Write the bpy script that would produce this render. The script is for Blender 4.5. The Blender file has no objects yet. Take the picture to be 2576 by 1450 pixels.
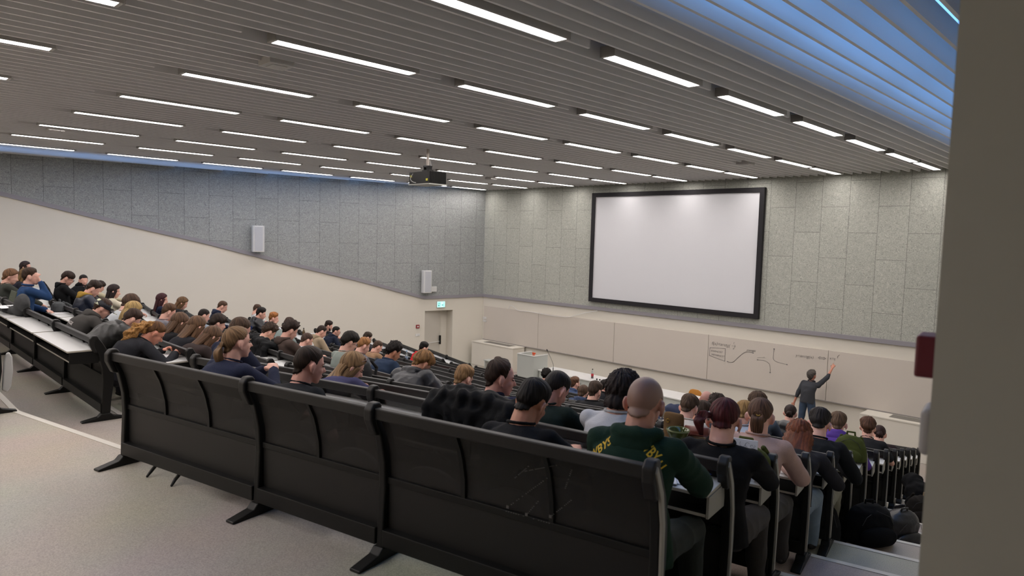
LAMP=34.0; SKY=3.0; EXPO=0.0
import bpy, bmesh, math, random
import numpy as np
from mathutils import Vector, Matrix, noise as mnoise
from mathutils.bvhtree import BVHTree
random.seed(7); rng = np.random.default_rng(7)
C = bpy.context.scene.collection
PI = math.pi
def V(*a): return np.array(a, float)
def unit(v): v = np.array(v, float); return v/max(1e-9, np.linalg.norm(v))
def rad(d): return math.radians(d)
# ------------------------------------------------------------ properties
def tag(o, label=None, cat=None, group=None, kind=None):
    if label: o['label'] = label
    if cat: o['category'] = cat
    if group: o['group'] = group
    if kind: o['kind'] = kind
    return o
def thing(name, label, cat, loc=(0,0,0), rotz=0, group=None):
    o = bpy.data.objects.new(name, None); C.objects.link(o)
    o.location = loc; o.rotation_euler = (0,0,rotz); o.empty_display_size = .1
    return tag(o, label, cat, group)
def link(name, me, m=None, parent=None, smooth=None):
    if m is not None:
        me.materials.clear()
        for x in (m if isinstance(m,(list,tuple)) else [m]): me.materials.append(x)
    if smooth is not None: me.polygons.foreach_set('use_smooth', [smooth]*len(me.polygons))
    o = bpy.data.objects.new(name, me); C.objects.link(o)
    if parent is not None: o.parent = parent
    return o
def wlink(name, me, m, parent, smooth=None):
    """mesh given in world coordinates, parented to an Empty with a transform"""
    o = link(name, me, m, parent, smooth)
    if parent is not None:
        bm = parent_matrix(parent)
        o.matrix_parent_inverse = bm.inverted()
    return o
def parent_matrix(p):
    m = Matrix.Translation(p.location) @ p.rotation_euler.to_matrix().to_4x4()
    if p.parent: m = parent_matrix(p.parent) @ p.matrix_parent_inverse @ m
    return m
# ------------------------------------------------------------ mesh collector
class MB:
    def __init__(s): s.v=[]; s.f=[]; s.n=0; s.mi=[]; s.m=0
    def add(s, vs, fs):
        b = s.n; s.v.extend([tuple(map(float,v)) for v in vs]); s.n += len(vs)
        for f in fs: s.f.append([i+b for i in f]); s.mi.append(s.m)
        return s
    def hexa(s, p):   # 8 points: bottom 0-3 ccw, top 4-7
        return s.add(p, [(3,2,1,0),(4,5,6,7),(0,1,5,4),(1,2,6,5),(2,3,7,6),(3,0,4,7)])
    def box(s, lo, hi, M=None):
        x0,y0,z0 = lo; x1,y1,z1 = hi
        p = [(x0,y0,z0),(x1,y0,z0),(x1,y1,z0),(x0,y1,z0),(x0,y0,z1),(x1,y0,z1),(x1,y1,z1),(x0,y1,z1)]
        if M is not None: p = [tuple(M@Vector(q)) for q in p]
        return s.hexa(p)
    def prism(s, poly, a, b, axis):   # poly: 2D points; extrude along axis index from a to b
        def mk(q, t):
            if axis==0: return (t,q[0],q[1])
            if axis==1: return (q[0],t,q[1])
            return (q[0],q[1],t)
        n=len(poly); vs=[mk(q,a) for q in poly]+[mk(q,b) for q in poly]
        fs=[tuple(range(n))[::-1], tuple(range(n,2*n))]+[(i,(i+1)%n,n+(i+1)%n,n+i) for i in range(n)]
        return s.add(vs, fs)
    def tube(s, pts, r, n=8, cap=True):
        pts=[V(*p) for p in pts]; rs = r if isinstance(r,(list,tuple)) else [r]*len(pts)
        vs=[]; pu=None
        for i,p in enumerate(pts):
            d = unit(pts[min(i+1,len(pts)-1)]-pts[max(i-1,0)])
            u = pu if pu is not None else (V(0,0,1) if abs(d[2])<.9 else V(1,0,0))
            u = unit(u-d*(u@d)); pu=u; w=np.cross(d,u)
            for k in range(n):
                a=2*PI*k/n; vs.append(p+rs[i]*(math.cos(a)*u+math.sin(a)*w))
        fs=[]
        for i in range(len(pts)-1):
            for k in range(n):
                a=i*n+k; b=i*n+(k+1)%n; fs.append((a,b,b+n,a+n))
        if cap: fs += [tuple(range(n))[::-1], tuple(range((len(pts)-1)*n, len(pts)*n))]
        return s.add(vs, fs)
    def lathe(s, prof, c=(0,0,0), n=20, cap=True):
        vs=[]; fs=[]
        for r,z in prof:
            for k in range(n):
                a=2*PI*k/n; vs.append((c[0]+r*math.cos(a), c[1]+r*math.sin(a), c[2]+z))
        for i in range(len(prof)-1):
            for k in range(n): a=i*n+k; b=i*n+(k+1)%n; fs.append((a,b,b+n,a+n))
        if cap: fs += [tuple(range(n))[::-1], tuple(range((len(prof)-1)*n,len(prof)*n))]
        return s.add(vs, fs)
    def mesh(s, name='m', bevel=0, seg=2):
        me = bpy.data.meshes.new(name); me.from_pydata(s.v, [], s.f)
        if max(s.mi, default=0)>0: me.polygons.foreach_set('material_index', s.mi)
        bm = bmesh.new(); bm.from_mesh(me)
        bmesh.ops.recalc_face_normals(bm, faces=bm.faces)
        if bevel: bmesh.ops.bevel(bm, geom=[e for e in bm.edges if e.is_manifold and e.calc_face_angle(0)>.5], offset=bevel, segments=seg, affect='EDGES', profile=.5, clamp_overlap=True)
        bm.to_mesh(me); bm.free(); return me
    def build(s, name, m, parent=None, bevel=0, seg=2, smooth=None):
        return link(name, s.mesh(name, bevel, seg), m, parent, smooth)
# ------------------------------------------------------------ materials
def srgb(h):
    if isinstance(h, str):
        h=h.lstrip('#'); c=[int(h[i:i+2],16)/255 for i in (0,2,4)]
    else: c=h
    return tuple(((x/12.92) if x<=.04045 else ((x+.055)/1.055)**2.4) for x in c)
_m={}
def nt(name):
    m=bpy.data.materials.new(name); m.use_nodes=True; t=m.node_tree; b=t.nodes['Principled BSDF']; return m,t,b
def N(t, kind, **kw):
    n=t.nodes.new(kind)
    for k,v in kw.items():
        if k in n.inputs.keys(): n.inputs[k].default_value=v
        else: setattr(n,k,v)
    return n
def mat(name, col, rough=.6, metal=0, noise=0, nscale=20, bump=0, bscale=60, spec=None, coords='Object', stretch=None):
    if name in _m: return _m[name]
    m,t,b=nt(name); c=srgb(col)
    b.inputs['Base Color'].default_value=(*c,1); b.inputs['Roughness'].default_value=rough; b.inputs['Metallic'].default_value=metal
    if spec is not None: b.inputs['Specular IOR Level'].default_value=spec
    if noise or bump:
        tc=N(t,'ShaderNodeTexCoord'); src=tc.outputs[coords]
        if stretch:
            mp=N(t,'ShaderNodeMapping'); mp.inputs['Scale'].default_value=stretch; t.links.new(src,mp.inputs[0]); src=mp.outputs[0]
    if noise:
        nz=N(t,'ShaderNodeTexNoise',Scale=nscale,Detail=4.0); t.links.new(src,nz.inputs['Vector'])
        mx=N(t,'ShaderNodeMix',data_type='RGBA'); mx.inputs[6].default_value=(*[x*(1-noise) for x in c],1); mx.inputs[7].default_value=(*[min(1,x*(1+noise)) for x in c],1)
        t.links.new(nz.outputs[0],mx.inputs[0]); t.links.new(mx.outputs[2],b.inputs['Base Color'])
    if bump:
        n2=N(t,'ShaderNodeTexNoise',Scale=bscale,Detail=3.0); t.links.new(src,n2.inputs['Vector'])
        bp=N(t,'ShaderNodeBump',Strength=bump,Distance=.01); t.links.new(n2.outputs[0],bp.inputs['Height']); t.links.new(bp.outputs[0],b.inputs['Normal'])
    _m[name]=m; return m
def emit(name, col, strength):
    if name in _m: return _m[name]
    m,t,b=nt(name); b.inputs['Base Color'].default_value=(*srgb(col),1)
    b.inputs['Emission Color'].default_value=(*srgb(col),1); b.inputs['Emission Strength'].default_value=strength
    _m[name]=m; return m
# ------------------------------------------------------------ seating geometry (metres, camera at the origin)
BR=-7.45; BL=-13.75; NR=14; HB=.82
def zf(n): return -1.69-.206*(n-1)
def yc(n): return .98+.893*(n-1)
def ER(n): return V(-1.43-.1345*(n-1), 2.33+.8735*(n-1))
def EL(n): return V(-18.1+.125*(n-5), 5.3+.9*(n-5))
def seg(n, k):
    return {'R':(V(BR,yc(n)),ER(n)),'C':(V(BL,yc(n)),V(BR,yc(n))),'L':(EL(n),V(BL,yc(n)))}[k]
def bow(n,t): return 0 if n<2 else .10*max(0,1-abs(t-.55)/.45)
# ------------------------------------------------------------ room materials
def brick_panels(name, c1, c2, bw, rh, ox, oz):
    m,t,b=nt(name); uv=N(t,'ShaderNodeUVMap'); sp=N(t,'ShaderNodeSeparateXYZ'); t.links.new(uv.outputs[0],sp.inputs[0])
    ax=N(t,'ShaderNodeMath',operation='ADD'); ax.inputs[1].default_value=oz; t.links.new(sp.outputs[1],ax.inputs[0])
    ay=N(t,'ShaderNodeMath',operation='ADD'); ay.inputs[1].default_value=ox; t.links.new(sp.outputs[0],ay.inputs[0])
    cb=N(t,'ShaderNodeCombineXYZ'); t.links.new(ax.outputs[0],cb.inputs[0]); t.links.new(ay.outputs[0],cb.inputs[1])
    br=N(t,'ShaderNodeTexBrick'); br.offset=.5; br.offset_frequency=2; br.squash_frequency=2
    for k,v in (('Scale',1.0),('Mortar Size',.006),('Mortar Smooth',.3),('Brick Width',bw),('Row Height',rh)): br.inputs[k].default_value=v
    br.inputs['Color1'].default_value=(.97,.97,.97,1); br.inputs['Color2'].default_value=(1.03,1.03,1.03,1); br.inputs['Mortar'].default_value=(.5,.5,.5,1)
    t.links.new(cb.outputs[0],br.inputs['Vector'])
    n1=N(t,'ShaderNodeTexNoise',Scale=26.0,Detail=5.0,Roughness=.65,Distortion=2.2); t.links.new(uv.outputs[0],n1.inputs['Vector'])
    r=N(t,'ShaderNodeValToRGB'); r.color_ramp.elements[0].position=.34; r.color_ramp.elements[1].position=.66
    r.color_ramp.elements[0].color=(*srgb(c1),1); r.color_ramp.elements[1].color=(*srgb(c2),1); t.links.new(n1.outputs[0],r.inputs[0])
    mx=N(t,'ShaderNodeMix',data_type='RGBA',blend_type='MULTIPLY'); mx.inputs[0].default_value=1
    t.links.new(r.outputs[0],mx.inputs[6]); t.links.new(br.outputs[0],mx.inputs[7]); t.links.new(mx.outputs[2],b.inputs['Base Color'])
    bp=N(t,'ShaderNodeBump',Strength=.5,Distance=.01); t.links.new(n1.outputs[0],bp.inputs['Height']); t.links.new(bp.outputs[0],b.inputs['Normal'])
    b.inputs['Roughness'].default_value=.95; return m
def floor_mat():
    m,t,b=nt('speckled_linoleum'); tc=N(t,'ShaderNodeTexCoord')
    n1=N(t,'ShaderNodeTexNoise',Scale=150.0,Detail=2.0); n2=N(t,'ShaderNodeTexNoise',Scale=.8,Detail=3.0)
    for n in (n1,n2): t.links.new(tc.outputs['Object'],n.inputs['Vector'])
    r=N(t,'ShaderNodeValToRGB'); e=r.color_ramp.elements; e[0].position=.3; e[1].position=.7
    e[0].color=(*srgb('#a0998f'),1); e[1].color=(*srgb('#c4bcb0'),1); t.links.new(n1.outputs[0],r.inputs[0])
    mx=N(t,'ShaderNodeMix',data_type='RGBA',blend_type='MULTIPLY'); mx.inputs[0].default_value=.35
    t.links.new(r.outputs[0],mx.inputs[6]); t.links.new(n2.outputs[1],mx.inputs[7]); t.links.new(mx.outputs[2],b.inputs['Base Color'])
    b.inputs['Roughness'].default_value=.55; return m
M_floor=floor_mat()
M_wall=mat('off_white_paint','#dbd6ca',.75,noise=.02,nscale=1.5)
M_board=mat('whiteboard_enamel','#cdc5bb',.35,noise=.02,nscale=.7)
M_trim=mat('grey_aluminium_trim','#8f8c92',.5)
M_slat=mat('slat_grey','#efeeee',.6)
M_deck=mat('void_dark','#77787c',.9)
M_fix=mat('fixture_silver','#b9b7b4',.45)
M_black=mat('satin_black_steel','#131312',.45,spec=.3,noise=.15,nscale=8,bump=.05,bscale=300)
M_blackp=mat('black_laminate','#191817',.5,spec=.4,noise=.1,nscale=5)
M_desk=mat('light_grey_laminate','#d3d4d3',.5,noise=.015,nscale=200)
M_edge=mat('cream_edge_banding','#b5b0a3',.6)
M_greyside=mat('grey_side_laminate','#9a978e',.6)
M_nose=mat('pale_nosing_strip','#cdc9c0',.5)
M_white=mat('white_plastic','#d8d8d6',.45)
M_chrome=mat('chrome','#c8c8c8',.2,metal=1)
M_lamp=emit('lamp_diffuser','#fff6f2',LAMP)
# ------------------------------------------------------------ floor: terraces
def bnd(n):     # front edge of level n, left to right
    if n>14: return [(-22.5,17.6),(2.5,17.6)]
    y=yc(n)+.2; r0,r1=seg(n,'R'); l0,l1=seg(n,'L')
    sr=(r1[1]-r0[1])/(r1[0]-r0[0]); sl=(l1[1]-l0[1])/(l1[0]-l0[0])
    return [(-22.5,y+sl*(-22.5-BL)),(BL,y),(BR,y),(2.5,y+sr*(2.5-BR))]
fl=MB(); prev=[(-22.5,-4.5),(2.5,-4.5)]
for n in range(1,16):
    z=zf(n); b=bnd(n)
    a=prev if n>1 else [(-22.5,-4.5),(BL,-4.5),(BR,-4.5),(2.5,-4.5)]
    if n>14: b=[(-22.5,17.6),(BL,17.6),(BR,17.6),(2.5,17.6)]
    for i in range(3):
        fl.add([(*a[i],z),(*a[i+1],z),(*b[i+1],z),(*b[i],z)],[(0,1,2,3)])
        if n<15: fl.add([(*b[i],z),(*b[i+1],z),(*b[i+1],zf(n+1)),(*b[i],zf(n+1))],[(0,1,2,3)])
    prev=b
# slab underside so the floor has thickness
fl.add([(-22.5,-4.5,-4.9),(2.5,-4.5,-4.9),(2.5,17.6,-4.9),(-22.5,17.6,-4.9)],[(3,2,1,0)])
flo=fl.build('floor',M_floor); tag(flo,kind='structure')
for n in range(1,15):
    b=bnd(n); z=zf(n); s=MB()
    for i in range(3):
        p,q=V(*b[i]),V(*b[i+1]); d=unit(q-p); nn=V(-d[1],d[0])
        a0,a1=p-nn*.045,q-nn*.045; c0,c1=p+nn*.006,q+nn*.006
        s.hexa([(*a0,z),(*a1,z),(*c1,z-.03),(*c0,z-.03),(*a0,z+.004),(*a1,z+.004),(*c1,z+.004),(*c0,z+.004)])
    o=s.build('step_nosing',M_nose,flo)
# ------------------------------------------------------------ walls
WA=V(-18.35,17.0); WD=unit(V(-20.6,3.0)-WA); WN=V(-WD[1],WD[0])
if WN[0]<0: WN=-WN          # into the room
def wp(s,z,off=0): p=WA+WD*s+WN*off; return (p[0],p[1],z)
TR=[(-.2,-2.115),(2.49,-2.13),(4.916,-1.475),(7.476,-.874),(9.702,-.30),(11.655,.139),(14.173,.751),(22,2.6)]
def uvmesh(pts, uvs, faces, name, m, parent=None):
    me=bpy.data.meshes.new(name); me.from_pydata(pts,[],faces); l=me.uv_layers.new(name='UVMap')
    for p in me.polygons:
        for li,vi in zip(p.loop_indices,p.vertices): l.data[li].uv=uvs[vi]
    return link(name,me,m,parent)
DZ0,DZ1,DS0,DS1=-4.6,-2.605,1.294,2.42       # door niche in the left wall
lw=MB()
ZT=2.14
for (s0,s1,z0,z1) in ((-.0,DS0,-4.9,None),(DS0,DS1,DZ1,None),(DS1,21.9,-4.9,None)):
    ss=[s0]+[t[0] for t in TR if s0<t[0]<s1]+[s1]
    zt=lambda s: float(np.interp(s,[t[0] for t in TR],[t[1] for t in TR]))
    for a,b in zip(ss[:-1],ss[1:]): lw.add([wp(a,z0),wp(b,z0),wp(b,zt(b)),wp(a,zt(a))],[(0,1,2,3)])
D=-.42
for (a,b,c,d) in (((DS0,DZ0),(DS0,DZ1),0,0),((DS1,DZ0),(DS1,DZ1),0,0),((DS0,DZ1),(DS1,DZ1),0,0)):
    lw.add([wp(*a),wp(*b),wp(*b,D),wp(*a,D)],[(0,1,2,3)])
lw.add([wp(DS0,DZ0,D),wp(DS1,DZ0,D),wp(DS1,DZ1,D),wp(DS0,DZ1,D)],[(0,1,2,3)])
wl=lw.build('wall_left',M_wall); tag(wl,kind='structure')
pts=[];uvs=[];fs=[]
ss=[0]+[t[0] for t in TR[1:]]
for s in ss:
    z=float(np.interp(s,[t[0] for t in TR],[t[1] for t in TR]))
    for zz in (z,ZT): pts.append(wp(s,zz,.03)); uvs.append((s,zz))
for i in range(len(ss)-1): fs.append((2*i,2*i+2,2*i+3,2*i+1))
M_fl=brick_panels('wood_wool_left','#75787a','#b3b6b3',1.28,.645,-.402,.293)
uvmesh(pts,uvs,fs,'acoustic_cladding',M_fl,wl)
tb=MB()
for i in range(len(TR)-1):
    (a,za),(b,zb)=TR[i],TR[i+1]; a=max(a,.0)
    tb.hexa([wp(a,za-.05,.0),wp(b,zb-.05,.0),wp(b,zb-.05,.05),wp(a,za-.05,.05),wp(a,za+.055,.0),wp(b,zb+.055,.0),wp(b,zb+.055,.05),wp(a,za+.055,.05)])
tag(tb.build('trim_1',M_trim),kind='structure')
# door in the niche
dr=MB(); dr.hexa([wp(DS0+.3,DZ0,-.40),wp(DS1-.0,DZ0,-.12),wp(DS1-.0,DZ0,-.08),wp(DS0+.3,DZ0,-.36),wp(DS0+.3,DZ1-.02,-.40),wp(DS1-.0,DZ1-.02,-.12),wp(DS1,DZ1-.02,-.08),wp(DS0+.3,DZ1-.02,-.36)])
M_door=mat('door_paint','#cbc6bc',.6)
dd=dr.build('door_1',M_door); tag(dd,kind='structure')
b=MB(); b.tube([wp(DS1-.05,-3.76,-.02),wp(DS0+.36,-3.755,-.28)],.012); b.build('panic_bar',M_white,dd)
b=MB(); b.box((-.03,-.03,-.16),(.03,.03,.16)); o=b.build('lock_case',M_black,dd,bevel=.01); o.location=wp(DS0+.34,-3.70,-.28)
# front wall
fw=MB()
fw.add([(-18.6,17,-4.9),(2.5,17,-4.9),(2.5,17,-2.12),(-18.6,17,-2.12)],[(0,1,2,3)])
wf=fw.build('wall_front',M_wall); tag(wf,kind='structure')
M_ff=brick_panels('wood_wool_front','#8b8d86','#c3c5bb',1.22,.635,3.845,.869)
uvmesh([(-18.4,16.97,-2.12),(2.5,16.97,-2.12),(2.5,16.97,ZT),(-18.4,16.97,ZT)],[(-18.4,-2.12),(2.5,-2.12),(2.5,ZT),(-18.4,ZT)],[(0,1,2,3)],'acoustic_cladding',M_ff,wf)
b=MB(); b.box((-18.34,16.94,-2.165),(2.5,17.0,-2.06)); tag(b.build('trim_2',M_trim),kind='structure')
# right wall: its end stands beside the camera
PC=V(-.372,1.66); RD=unit(V(-.151,.9885)); RN=V(-RD[1],RD[0])        # RN points left, into the room
if RN[0]>0: RN=-RN
def rp(s,z,off=0): p=PC+RD*s+RN*off; return (p[0],p[1],z)
M_rw=mat('right_wall_paint','#c2c1b6',.8)
b=MB(); b.hexa([rp(0,-4.9,0),rp(15.6,-4.9,0),rp(15.6,-4.9,-1.3),rp(0,-4.9,-1.3),rp(0,ZT,0),rp(15.6,ZT,0),rp(15.6,ZT,-1.3),rp(0,ZT,-1.3)])
tag(b.build('wall_right',M_rw),kind='structure')
b=MB(); b.add([(-23,-4.4,-1.75),(2.5,-4.4,-1.75),(2.5,-4.4,ZT),(-23,-4.4,ZT)],[(0,1,2,3)]); b.add([(2.45,-4.5,-4.9),(2.45,17.5,-4.9),(2.45,17.5,ZT),(2.45,-4.5,ZT)],[(0,1,2,3)])
tag(b.build('wall_back',M_wall),kind='structure')
# ------------------------------------------------------------ ceiling: slats on edge under a dark void with two skylights
SK=0.0
def cx(x,y): return x+SK*(y-5)
LX=[-3.93-2.0*i for i in range(8)]; LYS=[-4.3,-2.1,.1,2.92,5.12,7.28,9.38,11.42,13.40,15.1]; LL=1.58
def lys(x): return [y+.035*(x+3.95)*(1 if y>2 else .5)*max(0,1-max(0,y-9)/7) for y in LYS]
def wall_x(y): return float(WA[0]+(WD[0]/WD[1])*(y-WA[1]))
cl=MB(); ZB=1.71; SH=.19; ST=.03
def slat(x,y0,y1):
    if y1-y0<.05: return
    cl.hexa([(cx(x,y0)-ST/2,y0,ZB),(cx(x,y0)+ST/2,y0,ZB),(cx(x,y1)+ST/2,y1,ZB),(cx(x,y1)-ST/2,y1,ZB),
             (cx(x,y0)-ST/2,y0,ZB+SH),(cx(x,y0)+ST/2,y0,ZB+SH),(cx(x,y1)+ST/2,y1,ZB+SH),(cx(x,y1)-ST/2,y1,ZB+SH)])
k=0; x=-3.93+.2*32
while x>-21.9:
    ya=-4.3
    yw=17-.06
    # slats end in steps against the splayed wall
    if x<wall_x(16.9)+.1:
        yw=WA[1]+(x-.06-WA[0])*WD[1]/WD[0]; yw=math.floor(yw/2.4*1.0)*2.4+ (0) if False else yw
    cols=[i for i,lx in enumerate(LX) if abs(lx-x)<.02]
    if cols:
        cur=ya
        for ys in lys(x):
            slat(x,cur,min(yw,ys-.27)); cur=ys+LL+.03
            if cur>yw: break
        slat(x,cur,yw)
    else: slat(x,ya,yw)
    x-=.2
ce=cl.build('ceiling',M_slat); tag(ce,kind='structure')
dk=MB(); ZD=2.13
# flat rooflights run along both side walls above the slats
LAN=[(-2.6,-1.55,0.2,16.2),(-19.7,-18.35,1.0,16.0)]
xs=[-23,-19.7,-18.35,-2.6,-1.55,2.6]
for i in range(5):
    h=[q for q in LAN if abs(q[0]-xs[i])<.01]
    segs=[(-4.6,17.2)] if not h else [(-4.6,h[0][2]),(h[0][3],17.2)]
    for y0,y1 in segs: dk.box((xs[i],y0,ZD),(xs[i+1],y1,ZD+.1))
tag(dk.build('ceiling_void',M_deck,ce),kind='structure')
gm,t,b_=nt('skylight_glass'); b_.inputs['Roughness'].default_value=.1; b_.inputs['Base Color'].default_value=(.6,.7,.8,1); tr_=N(t,'ShaderNodeBsdfTransparent'); mx_=N(t,'ShaderNodeMixShader'); mx_.inputs[0].default_value=.88; t.links.new(b_.outputs[0],mx_.inputs[1]); t.links.new(tr_.outputs[0],mx_.inputs[2]); t.links.new(mx_.outputs[0],t.nodes['Material Output'].inputs[0])
for j,(x0,x1,y0,y1) in enumerate(LAN):
    b=MB(); nb=6
    for i in range(nb+1):
        y=y0+(y1-y0)*i/nb; b.box((x0,y-.06,ZD+.02),(x1,y+.06,ZD+.10))
    b.box((x0-.04,y0,ZD+.1),(x0,y1,ZD+.2)); b.box((x1,y0,ZD+.1),(x1+.04,y1,ZD+.2))
    wf_=b.build('window_%d'%(j+1),M_deck); tag(wf_,kind='structure')
    g=MB(); g.box((x0,y0,ZD+.14),(x1,y1,ZD+.15)); g.build('pane',gm,wf_)
# luminaires
def fixture_meshes():
    b=MB(); w=.085
    prof=[(-w,0),(-w,.10),(w,.10),(w,0),(w-.02,0),(w-.02,.012),(-w+.02,.012),(-w+.02,0)]
    b.prism([(p[0],p[1]) for p in prof],0,LL,1)
    b.box((-w,0,0),(w,.03,.10)); b.box((-w,LL-.03,0),(w,LL,.10))
    d=MB(); d.box((-w+.021,.031,.004),(w-.021,LL-.031,.012))
    return b.mesh('housing'), d.mesh('diffuser')
fm,dm=fixture_meshes(); fm.materials.append(M_fix); dm.materials.append(M_lamp)
ordn=['first','second','third','fourth','fifth','sixth','seventh','eighth','ninth','tenth','eleventh','twelfth','thirteenth','fourteenth']
proto=None
for i,lx in enumerate(LX):
    for k,ys in enumerate(lys(lx)):
        y=ys
        if y+LL>16.97: continue
        xw=cx(lx,y+LL/2)
        if xw<wall_x(y)+.2 : continue
        lab='linear ceiling light, %s line from the right wall, %s from the back'%(ordn[i],ordn[k])
        root=thing('ceiling_light',lab,'ceiling light',(cx(lx,y),y,ZB-.015),math.atan(-SK),'linear lights in the slatted ceiling')
        for nm,me in (('housing',fm),('diffuser',dm)):
            o=bpy.data.objects.new(nm,me); C.objects.link(o); o.parent=root
# ------------------------------------------------------------ front wall furniture
sc=thing('projection_screen','large blank white projection screen in a wide black frame on the front wall','projection screen',(-10.55,16.9,-1.9))
X0,X1,Z0,Z1=-13.33,-7.78,-1.905,1.476; fwd=.125
b=MB(); oy=16.86
for lo,hi in (((X0,oy,Z0),(X1,16.96,Z0+fwd)),((X0,oy,Z1-fwd),(X1,16.96,Z1)),((X0,oy,Z0+fwd),(X0+fwd,16.96,Z1-fwd)),((X1-fwd,oy,Z0+fwd),(X1,16.96,Z1-fwd))): b.box(lo,hi)
wlink('frame',b.mesh(),mat('screen_velvet_black','#17151a',.8),sc)
b=MB(); b.box((X0+fwd-.01,16.9,Z0+fwd-.01),(X1-fwd+.01,16.92,Z1-fwd+.01)); wlink('screen_fabric',b.mesh(),mat('screen_white','#d3d4d8',.8),sc)
def ribbon(mb, pts, w=.012, y=16.955):
    w=w*.62
    pts=[V(*p) for p in pts]
    for p,q in zip(pts[:-1],pts[1:]):
        d=q-p; L=np.hypot(*d)
        if L<1e-5: continue
        n_=V(-d[1],d[0])/L*w/2; e=d/L*w*.3
        a=[p-n_-e,q-n_+e,q+n_+e,p+n_-e]
        mb.add([(v[0],y,v[1]) for v in a]+[(v[0],y+.004,v[1]) for v in a],[(0,1,2,3),(7,6,5,4)])
def text_mesh(s, size, M, depth=.001, shear=0, bold=0):
    cu=bpy.data.curves.new('t','FONT'); cu.body=s; cu.size=size; cu.shear=shear; cu.extrude=depth; cu.offset=bold
    o=bpy.data.objects.new('t',cu); C.objects.link(o); dg=bpy.context.evaluated_depsgraph_get()
    me=bpy.data.meshes.new_from_object(o.evaluated_get(dg)); bpy.data.objects.remove(o); bpy.data.curves.remove(cu)
    me.transform(M); return me
M_ink=mat('marker_ink','#625f62',.6)
bx=[-18.25,-15.53,-12.36,-9.19,-6.02,-2.85]; blab=['blank whiteboard at the far left of the front wall above the air unit','blank whiteboard behind the lectern, second from the left','blank whiteboard in the middle, third from the left','whiteboard covered with curves and the boxed word notes','whiteboard the lecturer is writing on']
boards=[]
for i in range(5):
    t_=thing('whiteboard',blab[i],'whiteboard',((bx[i]+bx[i+1])/2,16.98,-3.72),0,'whiteboards across the front wall')
    b=MB(); b.box((bx[i]+.006,16.962,-3.715),(bx[i+1]-.006,16.998,-2.487)); wlink('board',b.mesh(),M_board,t_)
    b=MB(); b.box((bx[i],16.93,-3.74),(bx[i+1],16.998,-3.715)); wlink('ledge',b.mesh(),mat('ledge_grey','#8f8a86',.5),t_)
    boards.append(t_)
def pw(px,py):   # helper points measured on the board plane
    return px,py
def btext(s,x,z,size,sh=.25,par=None,rot=0,bold=0):
    M=Matrix.Translation((x,16.956,z))@Matrix.Rotation(rad(90),4,'X')@Matrix.Rotation(rad(rot),4,'Z')
    o=wlink('handwriting',text_mesh(s,size,M,.0015,sh,bold-size*.022),M_ink,par)
B4,B5=boards[3],boards[4]
btext('f(x)=arctg(   )',-9.09,-2.74,.125,par=B4)
btext('1',-8.475,-2.65,.09,par=B4); btext('x',-8.475,-2.79,.09,par=B4)
b=MB(); ribbon(b,[(-8.50,-2.70),(-8.40,-2.70)],.01)
ribbon(b,[(-9.13,-2.83),(-8.68,-2.80),(-8.68,-3.14),(-9.14,-3.05),(-9.13,-2.83)],.012)
btext('PARNOST',-9.10,-2.94,.078,.1,par=B4); btext('NEPARNOST',-9.08,-3.03,.068,.1,par=B4,rot=-2)
btext('y=arctg(x)',-8.08,-2.77,.058,.2,par=B4,bold=.0012)
def smoothc(P,n=14):
    P=[V(*p) for p in P]; out=[]
    for i in range(len(P)-1):
        p0=P[max(i-1,0)];p1=P[i];p2=P[i+1];p3=P[min(i+2,len(P)-1)]
        for k in range(n):
            t_=k/n; out.append(.5*((2*p1)+(-p0+p2)*t_+(2*p0-5*p1+4*p2-p3)*t_*t_+(-p0+3*p1-3*p2+p3)*t_**3))
    out.append(P[-1]); return out
ribbon(b,smoothc([(-8.60,-3.14),(-8.50,-3.15),(-8.42,-3.11),(-8.29,-2.97),(-8.15,-2.84),(-8.02,-2.80),(-7.90,-2.81)]),.014)
ribbon(b,smoothc([(-7.77,-2.97),(-7.57,-2.97),(-7.46,-3.03),(-7.43,-3.12),(-7.42,-3.25)]),.010)
ribbon(b,smoothc([(-7.35,-2.63),(-7.36,-2.80),(-7.35,-2.90),(-7.25,-2.95),(-7.0,-2.98)]),.010)
ribbon(b,[(-7.78,-2.92),(-7.58,-2.88)],.008)
for q in ((-8.60,-3.14),(-7.90,-2.81),(-7.77,-2.97),(-7.42,-3.25),(-7.35,-2.63),(-7.0,-2.98)):
    ribbon(b,[(q[0]-.012,q[1]),(q[0]+.012,q[1])],.03,16.954)
btext('y=arctg(x)',-6.80,-2.74,.105,.2,par=B4)
ribbon(b,[(-6.20,-2.66),(-6.25,-2.695),(-6.20,-2.73)],.010); ribbon(b,[(-6.22,-2.68),(-6.10,-2.68)],.008); ribbon(b,[(-6.22,-2.71),(-6.10,-2.71)],.008); ribbon(b,[(-6.12,-2.66),(-6.07,-2.695),(-6.12,-2.73)],.010)
wlink('drawing',b.mesh(),M_ink,B4)
btext('x=t',-5.99,-2.70,.10,.2,par=B5)
b=MB(); ribbon(b,smoothc([(-5.76,-2.56),(-5.80,-2.60),(-5.80,-2.64)]),.01); wlink('bracket_stroke',b.mesh(),M_ink,B5)
# loose cable along the board top
b=MB(); b.tube([(p[0],16.92,p[1]) for p in smoothc([(-16.95,-2.50),(-16.85,-2.36),(-16.65,-2.40),(-16.45,-2.50),(-15.9,-2.49),(-14.9,-2.52),(-14.2,-2.50),(-13.9,-2.42),(-13.5,-2.30),(-13.0,-2.18)])],.009,6)
tag(b.build('cable',M_white,smooth=True),'thin white cable looped over the top edge of the leftmost whiteboards','cable')
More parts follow.
